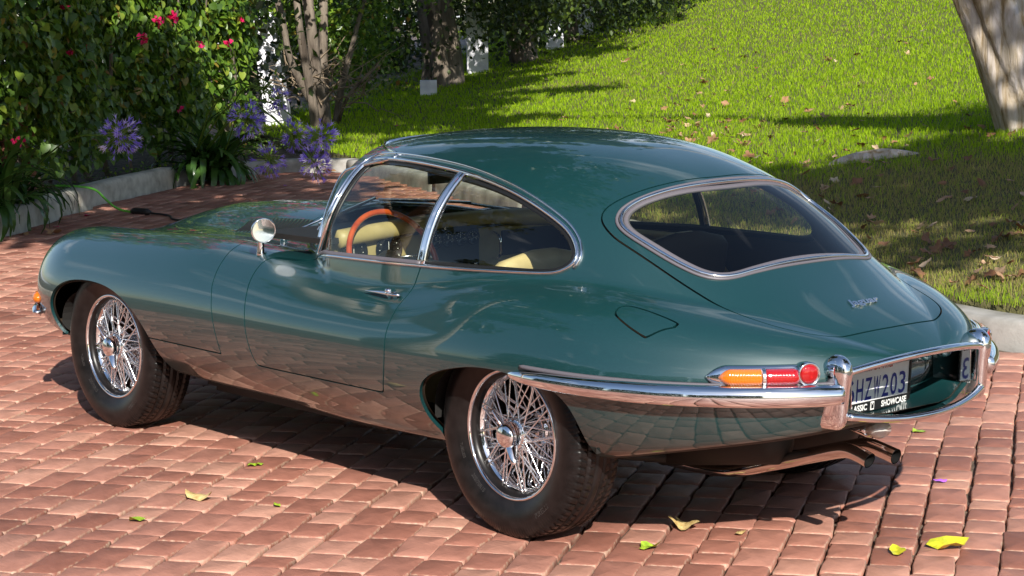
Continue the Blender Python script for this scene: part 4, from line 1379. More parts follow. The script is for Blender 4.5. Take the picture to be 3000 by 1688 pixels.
def blades(n, dmin, dmax):
    """positions denser near the viewpoint side of the lawn"""
    d = dmin * (dmax / dmin) ** gr.random(n)
    a = gr.uniform(-.285, .285, n)
    yaw = CAM_YAW - a
    return CAM_POS[0] + d * np.cos(yaw), CAM_POS[1] + d * np.sin(yaw), d
NB = 420000
x, y, d = blades(NB, 8.5, 46)
k = (~inside_drive(x, y)) & (((x - K0[0]) * KN[0] + (y - K0[1]) * KN[1]) > .02)
# no blades on the hidden side of the left bed
k &= ~((x > 9) & (y > -.62 * (x - 12.2) - 7.0) & (y > -9.2))
x, y, d = x[k], y[k], d[k]; n = len(x)
def vnoise(x, y, s, seed):
    r = np.random.default_rng(seed); g_ = r.random((64, 64))
    u, v = x * s, y * s; i, j = np.floor(u).astype(int), np.floor(v).astype(int); fu, fv = u - i, v - j
    fu = fu * fu * (3 - 2 * fu); fv = fv * fv * (3 - 2 * fv)
    q = lambda a, b_: g_[a % 64, b_ % 64]
    return (q(i, j) * (1 - fu) + q(i + 1, j) * fu) * (1 - fv) + (q(i, j + 1) * (1 - fu) + q(i + 1, j + 1) * fu) * fv
# dry patch beside the car's tail and around the tree foot
near = np.exp(-(((x - 3.4) / 2.4) ** 2 + ((y + 5.6) / 1.5) ** 2))
near = np.clip(near * 1.3 + 1.1 * np.exp(-(((x - 1.9) / 1.5) ** 2 + ((y + 4.3) / .55) ** 2)), 0, 1.4)
dry = np.clip(near * 1.7 + vnoise(x, y, 1.3, 3) * .9 - .80 + .25 * vnoise(x, y, 6, 4), 0, 1)
dry = np.where(gr.random(n) < .012 + dry * .85, gr.uniform(.5, 1, n), dry * .3)
h = gr.uniform(.022, .048, n) * (1 + .45 * vnoise(x, y, 3, 9)) * (1 - .25 * near)
w = .0019 * np.maximum(1, d / 10)
az = gr.uniform(0, 2 * np.pi, n); ln = gr.uniform(.1, .95, n)
cx, sx = np.cos(az), np.sin(az); la = gr.uniform(0, 2 * np.pi, n); lx, ly = np.cos(la) * ln, np.sin(la) * ln
z = lawn_z(x, y)
def P3(dxw, lean, hh): return np.stack([x + cx * dxw + lx * lean, y + sx * dxw + ly * lean, z + hh], 1)
V = np.stack([P3(-w, 0, -.004), P3(w, 0, -.004), P3(w * .75, h * .35, h * .62), P3(-w * .75, h * .35, h * .62), P3(0, h * .95, h * .96)], 1).reshape(-1, 3)
B = (np.arange(n) * 5)[:, None]
T_ = np.concatenate([B + [0, 1, 2], B + [0, 2, 3], B + [3, 2, 4]], 0)
me = make_mesh('grass', V, T_, M['grass'], True)
a = me.attributes.new('dry', 'FLOAT', 'POINT'); a.data.foreach_set('value', np.repeat(dry, 5).astype(np.float32))
tag(link_mesh('grass', me), 'short green lawn grass with dry straw patches', 'grass', kind='stuff')

# ================================================================ PLANTS
def leafmat(name, stops, trans=.35, rough=.38):
    m = bpy.data.materials.new(name); m.use_nodes = True
    t = m.node_tree; t.nodes.clear()
    o = t.nodes.new('ShaderNodeOutputMaterial'); mix = t.nodes.new('ShaderNodeMixShader'); mix.inputs[0].default_value = trans
    d = t.nodes.new('ShaderNodeBsdfPrincipled'); d.inputs['Roughness'].default_value = rough
    tr = t.nodes.new('ShaderNodeBsdfTranslucent')
    g_ = t.nodes.new('ShaderNodeNewGeometry'); oi_ = t.nodes.new('ShaderNodeObjectInfo')
    ad = t.nodes.new('ShaderNodeMath'); ad.operation = 'ADD'; fr_ = t.nodes.new('ShaderNodeMath'); fr_.operation = 'FRACT'
    r = t.nodes.new('ShaderNodeValToRGB'); r.color_ramp.interpolation = 'LINEAR'
    r.color_ramp.elements[0].position = stops[0][0]; r.color_ramp.elements[0].color = (*stops[0][1], 1)
    r.color_ramp.elements[1].position = stops[-1][0]; r.color_ramp.elements[1].color = (*stops[-1][1], 1)
    for p_, c_ in stops[1:-1]:
        e_ = r.color_ramp.elements.new(p_); e_.color = (*c_, 1)
    t.links.new(g_.outputs['Random Per Island'], ad.inputs[0]); t.links.new(oi_.outputs['Random'], ad.inputs[1]); t.links.new(ad.outputs[0], fr_.inputs[0])
    t.links.new(fr_.outputs[0], r.inputs['Fac'])
    t.links.new(r.outputs['Color'], d.inputs['Base Color']); 
    hs = t.nodes.new('ShaderNodeHueSaturation'); hs.inputs['Value'].default_value = 1.4
    t.links.new(r.outputs['Color'], hs.inputs['Color']); t.links.new(hs.outputs['Color'], tr.inputs['Color'])
    t.links.new(d.outputs[0], mix.inputs[1]); t.links.new(tr.outputs[0], mix.inputs[2]); t.links.new(mix.outputs[0], o.inputs['Surface'])
    return m
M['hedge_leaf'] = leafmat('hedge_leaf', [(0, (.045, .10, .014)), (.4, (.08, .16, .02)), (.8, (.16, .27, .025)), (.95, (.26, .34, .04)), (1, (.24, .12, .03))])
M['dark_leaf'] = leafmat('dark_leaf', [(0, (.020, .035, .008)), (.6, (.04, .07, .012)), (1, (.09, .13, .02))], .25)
M['strap_leaf'] = leafmat('strap_leaf', [(0, (.03, .08, .015)), (1, (.07, .15, .03))], .2, .25)
M['bract'] = leafmat('pink_bract', [(0, (.65, .01, .10)), (1, (.85, .03, .22))], .4)
M['purple'] = leafmat('purple_petal', [(0, (.20, .15, .66)), (.6, (.34, .27, .84)), (1, (.80, .76, .97))], .35)
M['pod'] = leafmat('green_pod', [(0, (.18, .32, .04)), (1, (.30, .45, .07))], .3)
M['bark'] = mat('grey_bark', (.25, .21, .17), .85)
noisy(M['bark'], (.055, .040, .028), (.22, .18, .14), 7, 8, bump=.9, bscale=26, dist=.03, stretch=(1, 1, .22))
M['twig'] = mat('dry_twig', (.24, .18, .12), .8)
M['trunk'] = mat('smooth_trunk_bark', (.34, .29, .24), .8)
M['dead_leaf'] = leafmat('dead_leaf', [(0, (.16, .07, .03)), (.5, (.34, .18, .09)), (.85, (.50, .33, .20)), (1, (.62, .50, .36))], .15, .6)
M['white_paint'] = mat('weathered_white_paint', (.7, .7, .76), .7)
noisy(M['white_paint'], (.55, .55, .62), (.80, .80, .86), 5, 8, bump=.25, bscale=60, dist=.004, p0=.25, p1=.5)

def rand_rot(n, r, down=.0, face=None, spread=.7):
    """n rotation matrices; leaf tip along +y, face normal +z; face = preferred facing direction"""
    if face is None:
        nz = r.normal(0, 1, (n, 3))
    else:
        nz = np.array(face) + r.normal(0, spread, (n, 3))
    nz /= np.linalg.norm(nz, axis=1, keepdims=True)
    ty = r.normal(0, .5, (n, 3)); ty[:, 2] -= down
    ty -= nz * np.einsum('ij,ij->i', ty, nz)[:, None]; ty /= np.linalg.norm(ty, axis=1, keepdims=True) + 1e-9
    tx = np.cross(ty, nz)
    return np.stack([tx, ty, nz], 2)
HEART = np.array([(0, 0, 0), (.34, -.10, .05), (.50, .18, .09), (.36, .58, .05), (0, 1.0, -.10), (-.36, .58, .05), (-.50, .18, .09), (-.34, -.10, .05), (0, .45, -.02)]) - (0, .3, 0)
HEART_T = np.array([(0, 1, 8), (1, 2, 8), (2, 3, 8), (3, 4, 8), (4, 5, 8), (5, 6, 8), (6, 7, 8), (7, 0, 8)])
QUAD = np.array([(0, -.5, 0), (.32, 0, .06), (0, .5, -.04), (-.32, 0, .06)]); QUAD_T = np.array([(0, 1, 2), (0, 2, 3)])
def leaves(P, Rm, size, shape=QUAD, tris=QUAD_T):
    n = len(P); k = len(shape)
    V = np.einsum('nij,kj->nki', Rm, shape) * np.broadcast_to(size, (n,))[:, None, None] + P[:, None]
    T_ = (tris[None] + (np.arange(n) * k)[:, None, None]).reshape(-1, 3)
    return V.reshape(-1, 3), T_

# ---------------- flowering hedge behind the left kerb
hr = np.random.default_rng(11)
ha, hb_ = np.array([9.50, -1.70]), np.array([14.15, -7.68])           # foot line of the hedge, right end behind the strap-leaved plants
hd = (hb_ - ha) / np.linalg.norm(hb_ - ha); hn = np.array([-.79, -.613])  # towards the driveway
HL = np.linalg.norm(hb_ - ha)
hedge = empty('flowering_hedge', (11.3, -3.2, .1))
tag(hedge, 'tall heart-leaved green hedge with red flowers behind the pale kerb', 'hedge')
def hedge_pts(n, r, depth0, depth1):
    u = r.uniform(-1.0, HL + .15, n); z = r.uniform(.30, 3.0, n)
    bulge = .35 * vnoise(u, z, 1.3, 31) + .18 * vnoise(u, z, 3.1, 32)
    # straggly foot: thin out low down, ragged right end
    keep = (z > .30 + .55 * vnoise(u, z * 0 + 3, 1.6, 33) + .5 * (r.random(n) - .5)) | (r.random(n) < .25)
    keep &= u < HL - .55 + .55 * vnoise(z, u * 0, 1.7, 34) + .1 * z
    dp = bulge + r.uniform(depth0, depth1, n)
    # a few hollows where the dark inside shows
    hol = vnoise(u, z, 2.4, 35) > .80
    keep &= ~(hol & (r.random(n) < .8))
    u, z, dp = u[keep], z[keep], dp[keep]
    P = ha + hd * u[:, None] + hn * dp[:, None]
    return np.column_stack([P, z])
outer = hedge_pts(30000, hr, -.14, .07)
Rm = rand_rot(len(outer), hr, 1.3, (-.62, -.45, .45), .42)
sz = hr.uniform(.045, .095, len(outer))
inv = np.array(hedge.location)
def proj_px(P):
    D = P - CAM_POS
    dp = D @ cf
    return np.stack([(D @ cr) / dp * (CAM_F * 1024 / 3000) + 512, 288 - (D @ cu) / dp * (CAM_F * 1024 / 3000)], 1), dp
px, dp = proj_px(outer)
vis = (px[:, 0] > 0) & (px[:, 0] < 1024) & (px[:, 1] > 0) & (px[:, 1] < 576)
big = np.argsort(-(sz / dp) * vis)[:300]
heart_me = make_mesh('leaf', HEART, HEART_T, M['hedge_leaf'])
for i in big:
    o = link_mesh('leaf', heart_me, hedge)
    m4 = Matrix(Rm[i].tolist()).to_4x4() @ Matrix.Scale(float(sz[i]), 4)
    m4.translation = Vector(outer[i] - inv + np.r_[hn * .03, 0])
    o.matrix_local = m4
rest = np.setdiff1d(np.arange(len(outer)), big)
V1, T1 = leaves(outer[rest], Rm[rest], sz[rest], HEART, HEART_T)
inner = hedge_pts(18000, hr, -.75, -.12)
V2, T2 = leaves(inner, rand_rot(len(inner), hr, .8), hr.uniform(.08, .14, len(inner)))
o = solid('foliage', np.vstack([V1, V2]) - inv, np.vstack([T1, T2 + len(V1)]), M['hedge_leaf'], hedge)
tag(o, kind='stuff')
# woody stems and dead twigs
b = MB()
for k in range(16):
    u = k / 15 * (HL - .8) + hr.uniform(-.1, .1); p = np.r_[ha + hd * u + hn * hr.uniform(-.2, .15), .08]
    pts = [p]
    for j in range(6):
        p = p + np.r_[hr.normal(0, .07, 2), hr.uniform(.2, .4)]
        pts.append(p)
    b.tube(np.array(pts) - inv, np.linspace(hr.uniform(.018, .05), .008, 7), 7)
b.build('stem', M['bark'], hedge)
b = MB()
for k in range(60):
    i = hr.integers(0, len(outer)); p = outer[i]
    q = p + np.r_[hn * .05, 0] + hr.normal(0, .09, 3)
    b.tube(np.array([p - np.r_[hn * .1, 0], (p + q) / 2 + hr.normal(0, .02, 3), q]) - inv, [.004, .003, .0015], 4, False)
tag(b.build('dry_twigs', M['twig'], hedge), kind='stuff')
# red flower clusters where the photograph shows them (world positions)
def unp(px_, py_, dist):
    D = cf * CAM_F + (px_ - 1500) * cr - (py_ - 844) * cu
    return CAM_POS + D / np.linalg.norm(D) * dist
for (fx, fy, n_, dd) in ((202, 160, 7, 17.1), (237, 138, 4, 17.0), (465, 68, 5, 17.9), (508, 52, 10, 18.0), (420, 115, 5, 17.8), (670, 124, 3, 19.0), (710, 55, 3, 19.3), (128, 288, 7, 16.9), (533, 318, 2, 18.0), (52, 415, 4, 16.6), (585, 128, 2, 18.6), (186, 20, 2, 17.2)):
    # first point of the ray that meets the hedge front
    c = unp(fx, fy, dd)
    s_ = ((ha + hn * .42) - c[:2]) @ hn                      # slide along the ray onto the hedge face
    ray = (c - CAM_POS) / np.linalg.norm(c - CAM_POS)
    c = c + ray * (s_ / (ray[:2] @ hn))
    P = c + hr.normal(0, .022, (n_ * 3, 3))
    V, T_ = leaves(P, rand_rot(len(P), hr, 0, (-.7, -.4, .3), .8), hr.uniform(.03, .048, len(P)), HEART, HEART_T)
    solid('flower', V - inv, T_, M['bract'], hedge)

# bed soil behind the kerb
ms = mat('bed_soil', (.06, .045, .03), .95)
noisy(ms, (.03, .022, .014), (.10, .075, .05), 12, 8, bump=.8, bscale=40, dist=.03)
kl = chaikin(np.vstack([KERB_L, KERB_C[1:4]]), 1, False)
Tn = np.gradient(kl, axis=0); Tn /= np.linalg.norm(Tn, axis=1, keepdims=True); Nn_ = np.stack([-Tn[:, 1], Tn[:, 0]], 1)
V = [(*(p + q * .12), .135) for p, q in zip(kl, Nn_)] + [(*(p + q * 3.2), .16) for p, q in zip(kl, Nn_)]
n = len(kl)
tag(solid('planting_bed', V, [(i, i + 1, n + i + 1, n + i) for i in range(n - 1)], ms), kind='structure')

# ---------------- strap-leaved plants with purple flower heads
def strap_plant(c, nl, L, label, r, spread=1.0, face=None):
    root = empty('agapanthus', c)
    tag(root, label, 'plant')
    me_leaf = []
    for v in range(6):
        n = 9; s_ = np.linspace(0, 1, n)
        bend = .7 + .25 * v
        ang = 1.25 - bend * s_ ** 1.2 * 1.7
        X = np.cumsum(np.r_[0, np.cos(ang[1:])]) / n; Z = np.cumsum(np.r_[0, np.sin(ang[1:])]) / n
        w = .030 * np.sin(np.pi * (s_ * .86 + .12)) ** .6
        V = []
        for i in range(n):
            V += [(X[i], -w[i], Z[i] + .006), (X[i], 0, Z[i]), (X[i], w[i], Z[i] + .006)]
        Fc = [(3 * i + a_, 3 * i + a_ + 3, 3 * i + a_ + 4, 3 * i + a_ + 1) for i in range(n - 1) for a_ in range(2)]
        me_leaf.append(make_mesh('leaf', V, Fc, M['strap_leaf']))
    for k in range(nl):
        o = link_mesh('leaf', me_leaf[k % 6], root)
        a = r.uniform(0, 2 * math.pi) if face is None else face + r.normal(0, 1.1)
        l_ = L * r.uniform(.65, 1.1)
        o.scale = (l_ * spread, l_ * .9 + .25, l_)
        o.rotation_euler = (r.normal(0, .15), r.normal(-.12, .22), a)
        o.location = (r.normal(0, .07), r.normal(0, .07), 0)
    return root
def flower_head(root, base, tip, rad, r, frac_open=.8, pods=False, leafy=.0):
    inv_ = np.array(root.location); base = np.array(base); tip = np.array(tip)
    mid = (base + tip) / 2 + np.array([0, 0, .12 * np.linalg.norm(tip - base)])
    b = MB(); b.tube(chaikin([base - inv_, mid - inv_, tip - inv_], 2, False), .0065, 6); b.build('flower_stem', M['pod'], root)
    n = 85; D = r.normal(0, 1, (n, 3)); D /= np.linalg.norm(D, axis=1, keepdims=True)
    ax_ = (tip - mid) / np.linalg.norm(tip - mid)
    D += ax_ * .55; D /= np.linalg.norm(D, axis=1, keepdims=True)
    pd_ = MB(); fl = MB(); pod = MB()
    for d_ in D:
        l_ = rad * r.uniform(.45, .75)
        e_ = tip + d_ * l_ + np.array([0, 0, -.015 if r.random() < .3 else .01])
        pd_.tube([tip - inv_, (tip + e_) / 2 - inv_ + (0, 0, .006), e_ - inv_], .0018, 4, False)
        q = np.array(Vector(d_).to_track_quat('Z', 'Y').to_matrix())
        if r.random() < frac_open:
            # trumpet with six petals
            s_ = .034 * r.uniform(.8, 1.25)
            V = [(0, 0, 0)]
            for j in range(6):
                a = j * math.pi / 3
                V += [(s_ * .22 * math.cos(a - .5), s_ * .22 * math.sin(a - .5), s_ * .9), (s_ * .75 * math.cos(a), s_ * .75 * math.sin(a), s_ * 1.45), (s_ * .22 * math.cos(a + .5), s_ * .22 * math.sin(a + .5), s_ * .9)]
            Fc = []
            for j in range(6): Fc += [(0, 1 + 3 * j, 3 + 3 * j), (1 + 3 * j, 2 + 3 * j, 3 + 3 * j)]
            fl.add(np.array(V) @ q.T + e_ - inv_, Fc, False)
        else:
            pod.add(np.array([(0, 0, 0), (.006, 0, .012), (0, .006, .012), (-.006, 0, .012), (0, -.006, .012), (0, 0, .03)]) @ q.T + e_ - inv_, [(0, 1, 2), (0, 2, 3), (0, 3, 4), (0, 4, 1), (1, 5, 2), (2, 5, 3), (3, 5, 4), (4, 5, 1)])
    o = pd_.build('flower_stalks', M['pod'], root); tag(o, kind='stuff')
    if fl.V: tag(fl.build('blossom', M['purple'], root), kind='stuff')
    if pod.V: tag(pod.build('seed_pods', M['pod'], root), kind='stuff')
ar = np.random.default_rng(3)
big_ag = strap_plant((11.98, -5.95, .03), 120, .95, 'large clump of dark strap leaves with purple flower heads beyond the pale kerb corner', ar)
for (fx, fy, dd, rd, op) in ((727, 352, 16.2, .165, .92), (862, 398, 16.0, .13, .5), (940, 405, 15.9, .14, .7), (790, 470, 15.8, .14, .6), (925, 480, 15.5, .14, .75), (815, 290, 16.6, .11, .4), (772, 258, 16.8, .09, .0)):
    flower_head(big_ag, (11.95 + ar.normal(0, .08), -5.9 + ar.normal(0, .08), .3), unp(fx, fy, dd), rd, ar, op)
ag2 = strap_plant((9.95, -2.80, .14), 50, .75, 'strap-leaved plant in front of the hedge with one large purple flower head leaning right', ar)
flower_head(ag2, (9.95, -2.85, .3), unp(350, 398, 15.2), .19, ar, .97)
strap_plant((9.42, -2.30, .15), 90, .80, 'bright green strap-leaved clump overhanging the pale kerb at the left edge', ar, 1.1)

# low creeping cover along the foot of the hedge
P = hr.uniform(0, 1, (2600, 3)); u = P[:, 0] * (HL + .3) - .4
Q = ha + hd * u[:, None] + hn * (.1 + P[:, 1:2] * .55)
keep = sdpoly(POLY, Q[:, 0], Q[:, 1], 60) > .14
Q = Q[keep]; pts = np.column_stack([Q, .15 + .10 * P[keep, 2] ** 2])
V, T_ = leaves(pts, rand_rot(len(pts), hr, .2, (0, 0, 1), .6), hr.uniform(.02, .045, len(pts)))
tag(solid('ground_cover', V, T_, M['hedge_leaf']), 'low green creeping leaves along the foot of the hedge', 'ground cover', kind='stuff')

# ---------------- trees along the far side of the lawn
def tree(name, label, base, stems, crown_c, crown_r, nleaf, leaf_size, r, lm, bare=None, group=None, twigs=0, trunk_mat=None):
    root = empty(name, base); tag(root, label, 'tree', group)
    b = MB()
    for pts, r0, r1 in stems:
        pts = chaikin(pts, 2, False)
        t = np.linspace(0, 1, len(pts))
        rr_ = r0 + (r1 - r0) * t + r0 * .35 * np.exp(-t * 9)
        b.tube(pts, rr_, 12)
    # bark ridges: push the surface in and out
    Vb = np.array(b.V); 
    ph = np.arctan2(Vb[:, 1], Vb[:, 0])
    Vb[:, :2] *= (1 + .035 * np.sin(ph * 7 + Vb[:, 2] * 2) + .02 * np.sin(ph * 13 - Vb[:, 2] * 5))[:, None]
    b.V = [tuple(v) for v in Vb]
    b.build('trunk', trunk_mat or M['bark'], root)
    if nleaf:
        P = r.normal(0, 1, (nleaf, 3)); P /= np.linalg.norm(P, axis=1, keepdims=True)
        P *= r.uniform(.55, 1.0, (nleaf, 1)) ** .5
        # clumps with gaps between
        c = np.array(crown_c); rad = np.array(crown_r)
        K = max(12, nleaf // 160); cl = r.normal(0, 1, (K, 3)); cl /= np.linalg.norm(cl, axis=1, keepdims=True); cl *= r.uniform(.35, 1, (K, 1)) ** .5
        idx = r.integers(0, K, nleaf)
        P = cl[idx] + r.normal(0, .13, (nleaf, 3))
        P = P * rad + c
        V, T_ = leaves(P, rand_rot(nleaf, r, .6), r.uniform(.6, 1.2, nleaf) * leaf_size)
        tag(solid('crown', V, T_, lm, root), kind='stuff')
    if twigs:
        b = MB()
        for k in range(twigs):
            p = np.array([r.normal(.0, .25), r.normal(0, .25), r.uniform(.25, .7)]); pts = [p]
            dr = np.array([r.normal(0, .7), r.normal(0, .7), r.uniform(.1, .6)]); dr /= np.linalg.norm(dr)
            for j in range(5):
                p = p + dr * r.uniform(.1, .2) + r.normal(0, .05, 3); pts.append(p)
            b.tube(pts, np.linspace(.010, .003, 6), 5, False)
        tag(b.build('dead_twigs', M['twig'], root), kind='stuff')
    return root
tr_ = np.random.default_rng(77)
# nearest shrub-tree with the leaning bare stem
b0 = np.array([16.22, -10.43, .15])
def rel(px_, py_, dist): return tuple(unp(px_, py_, dist) - b0)
tree('shrub_tree', 'many-stemmed tree beside the white post with a pale bare stem curving up left', tuple(b0),
     [([(0, 0, -.1), rel(930, 330, 25.8), rel(880, 235, 25.6), rel(845, 150, 25.5), rel(828, 60, 25.4), rel(800, -60, 25.4)], .055, .03),
      ([(-.1, .1, -.1), (-.15, .25, .5), (-.1, .3, 1.4), (0, .4, 2.6)], .085, .05), ([(.1, -.05, -.1), (.1, 0, .6), (.15, -.1, 1.5), (.3, -.2, 2.6)], .08, .04),
      ([(0, -.1, -.1), (.05, -.25, .5), (0, -.5, 1.2), (.1, -.9, 2.0)], .05, .02), ([(-.2, .3, -.1), (-.25, .45, .6), (-.2, .6, 1.6), (-.2, .7, 2.6)], .06, .03),
      ([(.05, -.15, -.1), rel(1010, 290, 25.6), rel(1060, 240, 25.5), rel(1110, 190, 25.4)], .028, .010)],
     (1.0, -.95, 1.95), (1.3, 1.4, 1.5), 11000, .085, tr_, M['hedge_leaf'], twigs=70)
b1 = np.array([19.43, -14.95, .42])
tree('shrub_tree', 'dark tree with a thick pale buttressed foot at the lawn edge, second from the left', tuple(b1),
     [([(0, 0, -.2), (0, 0, .5), (.1, .1, 1.3), (.1, .1, 3)], .34, .22), ([(-.25, .25, -.2), (-.3, .3, .5), (-.3, .5, 1.5)], .14, .09), ([(.2, -.25, -.2), (.15, -.2, .3), (.2, -.2, 1.2)], .16, .08)],
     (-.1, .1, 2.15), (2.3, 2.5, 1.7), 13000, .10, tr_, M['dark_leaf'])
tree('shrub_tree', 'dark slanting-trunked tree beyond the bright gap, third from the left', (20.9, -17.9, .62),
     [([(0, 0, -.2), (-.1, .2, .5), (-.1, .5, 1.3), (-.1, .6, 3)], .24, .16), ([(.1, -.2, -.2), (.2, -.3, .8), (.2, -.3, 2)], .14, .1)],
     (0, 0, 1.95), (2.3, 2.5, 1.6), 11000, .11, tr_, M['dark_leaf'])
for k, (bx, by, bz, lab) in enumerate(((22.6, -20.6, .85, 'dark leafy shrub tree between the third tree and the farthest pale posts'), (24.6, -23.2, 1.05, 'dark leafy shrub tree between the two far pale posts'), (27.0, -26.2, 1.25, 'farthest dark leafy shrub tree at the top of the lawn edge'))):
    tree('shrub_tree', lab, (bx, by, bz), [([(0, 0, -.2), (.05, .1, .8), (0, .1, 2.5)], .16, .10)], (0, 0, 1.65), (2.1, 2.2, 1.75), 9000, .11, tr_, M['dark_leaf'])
def upper(root_loc, n, c, rad, size, lm, label, r):
    return None
for (cx_, cy_, cz_, rx_, rz_) in ((16.4, -10.8, 5.0, 2.3, 2.4), (19.5, -14.8, 5.4, 2.6, 2.6), (21.0, -17.8, 5.4, 2.6, 2.6), (24, -22, 5.2, 3.2, 2.6)):
    nm = [o for o in SC.objects if o.name.startswith('shrub_tree')]
    near_ = min(nm, key=lambda o: (o.location[0] - cx_) ** 2 + (o.location[1] - cy_) ** 2)
    n = 3800; K = 40
    cl = tr_.normal(0, 1, (K, 3)); cl /= np.linalg.norm(cl, axis=1, keepdims=True); cl *= tr_.uniform(.1, 1, (K, 1)) ** .5
    P = (cl[tr_.integers(0, K, n)] + tr_.normal(0, .14, (n, 3))) * (rx_, rx_, rz_) + np.array((cx_, cy_, cz_)) - np.array(near_.location)
    V, T_ = leaves(P, rand_rot(n, tr_, .5), tr_.uniform(.12, .24, n))
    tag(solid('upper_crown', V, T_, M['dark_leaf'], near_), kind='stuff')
# the hedge goes on upwards above the picture, red-flowered along its top
n = 5200; u = hr.uniform(-1, HL + .1, n); z = hr.uniform(2.9, 5.2, n); d_ = hr.uniform(-.7, .15, n) + .35 * vnoise(u, z, 1.1, 44)
P = np.column_stack([ha + hd * u[:, None] + hn * d_[:, None], z]) - inv
V, T_ = leaves(P, rand_rot(n, hr, .6), hr.uniform(.10, .20, n)); tag(solid('upper_foliage', V, T_, M['hedge_leaf'], hedge), kind='stuff')
n = 1500; u = hr.uniform(-1, HL, n); z = hr.uniform(3.2, 5.3, n); c_ = vnoise(u, z, 1.9, 45) > .55; u, z = u[c_], z[c_]; n = len(u)
P = np.column_stack([ha + hd * u[:, None] + hn * hr.uniform(.1, .5, n)[:, None], z]) - inv
V, T_ = leaves(P, rand_rot(n, hr, .2), hr.uniform(.10, .18, n)); tag(solid('upper_flowers', V, T_, M['bract'], hedge), kind='stuff')

# dark planting behind the post
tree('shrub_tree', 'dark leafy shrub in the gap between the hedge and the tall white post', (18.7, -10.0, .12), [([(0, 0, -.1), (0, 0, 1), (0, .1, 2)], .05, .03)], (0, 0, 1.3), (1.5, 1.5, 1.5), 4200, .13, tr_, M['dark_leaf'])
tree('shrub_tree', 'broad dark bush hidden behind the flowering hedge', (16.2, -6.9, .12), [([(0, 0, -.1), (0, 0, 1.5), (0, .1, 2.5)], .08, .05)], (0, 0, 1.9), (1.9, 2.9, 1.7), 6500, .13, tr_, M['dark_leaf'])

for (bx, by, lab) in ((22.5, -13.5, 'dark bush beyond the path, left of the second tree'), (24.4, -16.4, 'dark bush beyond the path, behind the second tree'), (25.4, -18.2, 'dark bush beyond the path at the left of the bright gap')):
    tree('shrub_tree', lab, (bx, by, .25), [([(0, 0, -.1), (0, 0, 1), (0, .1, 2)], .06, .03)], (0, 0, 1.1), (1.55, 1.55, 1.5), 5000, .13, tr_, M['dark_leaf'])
# posts of the pergola fence
def post(base, w, h, label, rz=.6):
    root = empty('white_post', base, rz); tag(root, label, 'post', 'white posts along the path')
    b = MB(); b.box((0, 0, h / 2), (w, w, h)); b.build('post_shaft', M['white_paint'], root)
    if h > 2:
        b = MB(); b.box((0, 0, h + .03), (w * 1.25, w * 1.25, .06)); b.build('post_cap', M['white_paint'], root)
    return root
_p1 = post((17.25, -10.42, .02), .30, 3.3, 'tall broad white-painted post behind the purple flowers', .95)
_p1.rotation_euler = Vector((.075, .085, 1)).to_track_quat('Z', 'Y').to_euler()
post((18.25, -13.70, .22), .24, .36, 'short pale post foot just left of the thick pale tree foot', .9)
post((20.7, -16.7, .45), .34, 1.5, 'broad shaded post between the two dark trees beside the bright gap', .9)
post((22.30, -19.85, .80), .30, 1.1, 'left one of the two far pale posts near the top of the lawn', .9)
post((23.55, -21.75, 1.0), .30, 1.1, 'right one of the two far pale posts near the top of the lawn', .9)

# path beyond the posts and the sunlit road behind
mpath = mat('path_paving', (.33, .24, .20), .85)
noisy(mpath, (.24, .17, .14), (.38, .30, .25), 4, bump=.3, bscale=30, dist=.01)
V = [(13.2, -5.2, .10), (16.8, -9.8, .10), (17.9, -12.2, .20), (21.9, -18.0, .50), (26, -24, 1.0), (31, -21, 1.0), (27, -14, .5), (22.5, -8, .2), (17, -3, .10)]
tag(solid('path', V, [(0, 1, 8), (1, 2, 7, 8), (2, 3, 6, 7), (3, 4, 5, 6)], mpath, None, False), kind='structure')
mroad = mat('pale_road', (.62, .62, .62), .8)
noisy(mroad, (.52, .52, .52), (.68, .68, .67), 2, bump=.1)
V = [(22.5, -7.9, .21), (27.01, -14, .51), (31.01, -21, 1.01), (70, -60, 1.2), (75, -10, 1.2), (60, 10, .3), (22, 6, .05)]
tag(solid('road', V, [(0, 1, 2, 3, 4, 5, 6)], mroad, None, False), kind='structure')

# ---------------- the big tree at the right with its surface root
tb = np.array([4.40, -8.66, .55])
mt = M['trunk']; pb = mt.node_tree.nodes['Principled BSDF']
tcx = nd(mt, 'ShaderNodeTexCoord'); mpn = nd(mt, 'ShaderNodeMapping'); mpn.inputs['Scale'].default_value = (9, 9, 1.1); lk(mt, tcx.outputs['Object'], mpn.inputs['Vector'])
nz1 = nd(mt, 'ShaderNodeTexNoise', Scale=1.6, Detail=8, Roughness=.6, Distortion=.7); lk(mt, mpn.outputs['Vector'], nz1.inputs['Vector'])
rp = nd(mt, 'ShaderNodeValToRGB'); lk(mt, nz1.outputs['Fac'], rp.inputs['Fac'])
rp.color_ramp.elements[0].position = .36; rp.color_ramp.elements[0].color = (.26, .18, .09, 1)
rp.color_ramp.elements[1].position = .66; rp.color_ramp.elements[1].color = (.62, .56, .53, 1)
e = rp.color_ramp.elements.new(.47); e.color = (.46, .38, .28, 1)
lk(mt, rp.outputs['Color'], pb.inputs['Base Color'])
bpn = nd(mt, 'ShaderNodeBump', Strength=.9, Distance=.03); lk(mt, nz1.outputs['Fac'], bpn.inputs['Height']); lk(mt, bpn.outputs['Normal'], pb.inputs['Normal'])
big = empty('large_tree', tuple(tb)); tag(big, 'large tree with a pale furrowed twisting trunk at the right edge of the lawn', 'tree')
V = []; zs = np.r_[np.linspace(-.25, .5, 26), np.linspace(.55, 2.2, 26)]; na = 96
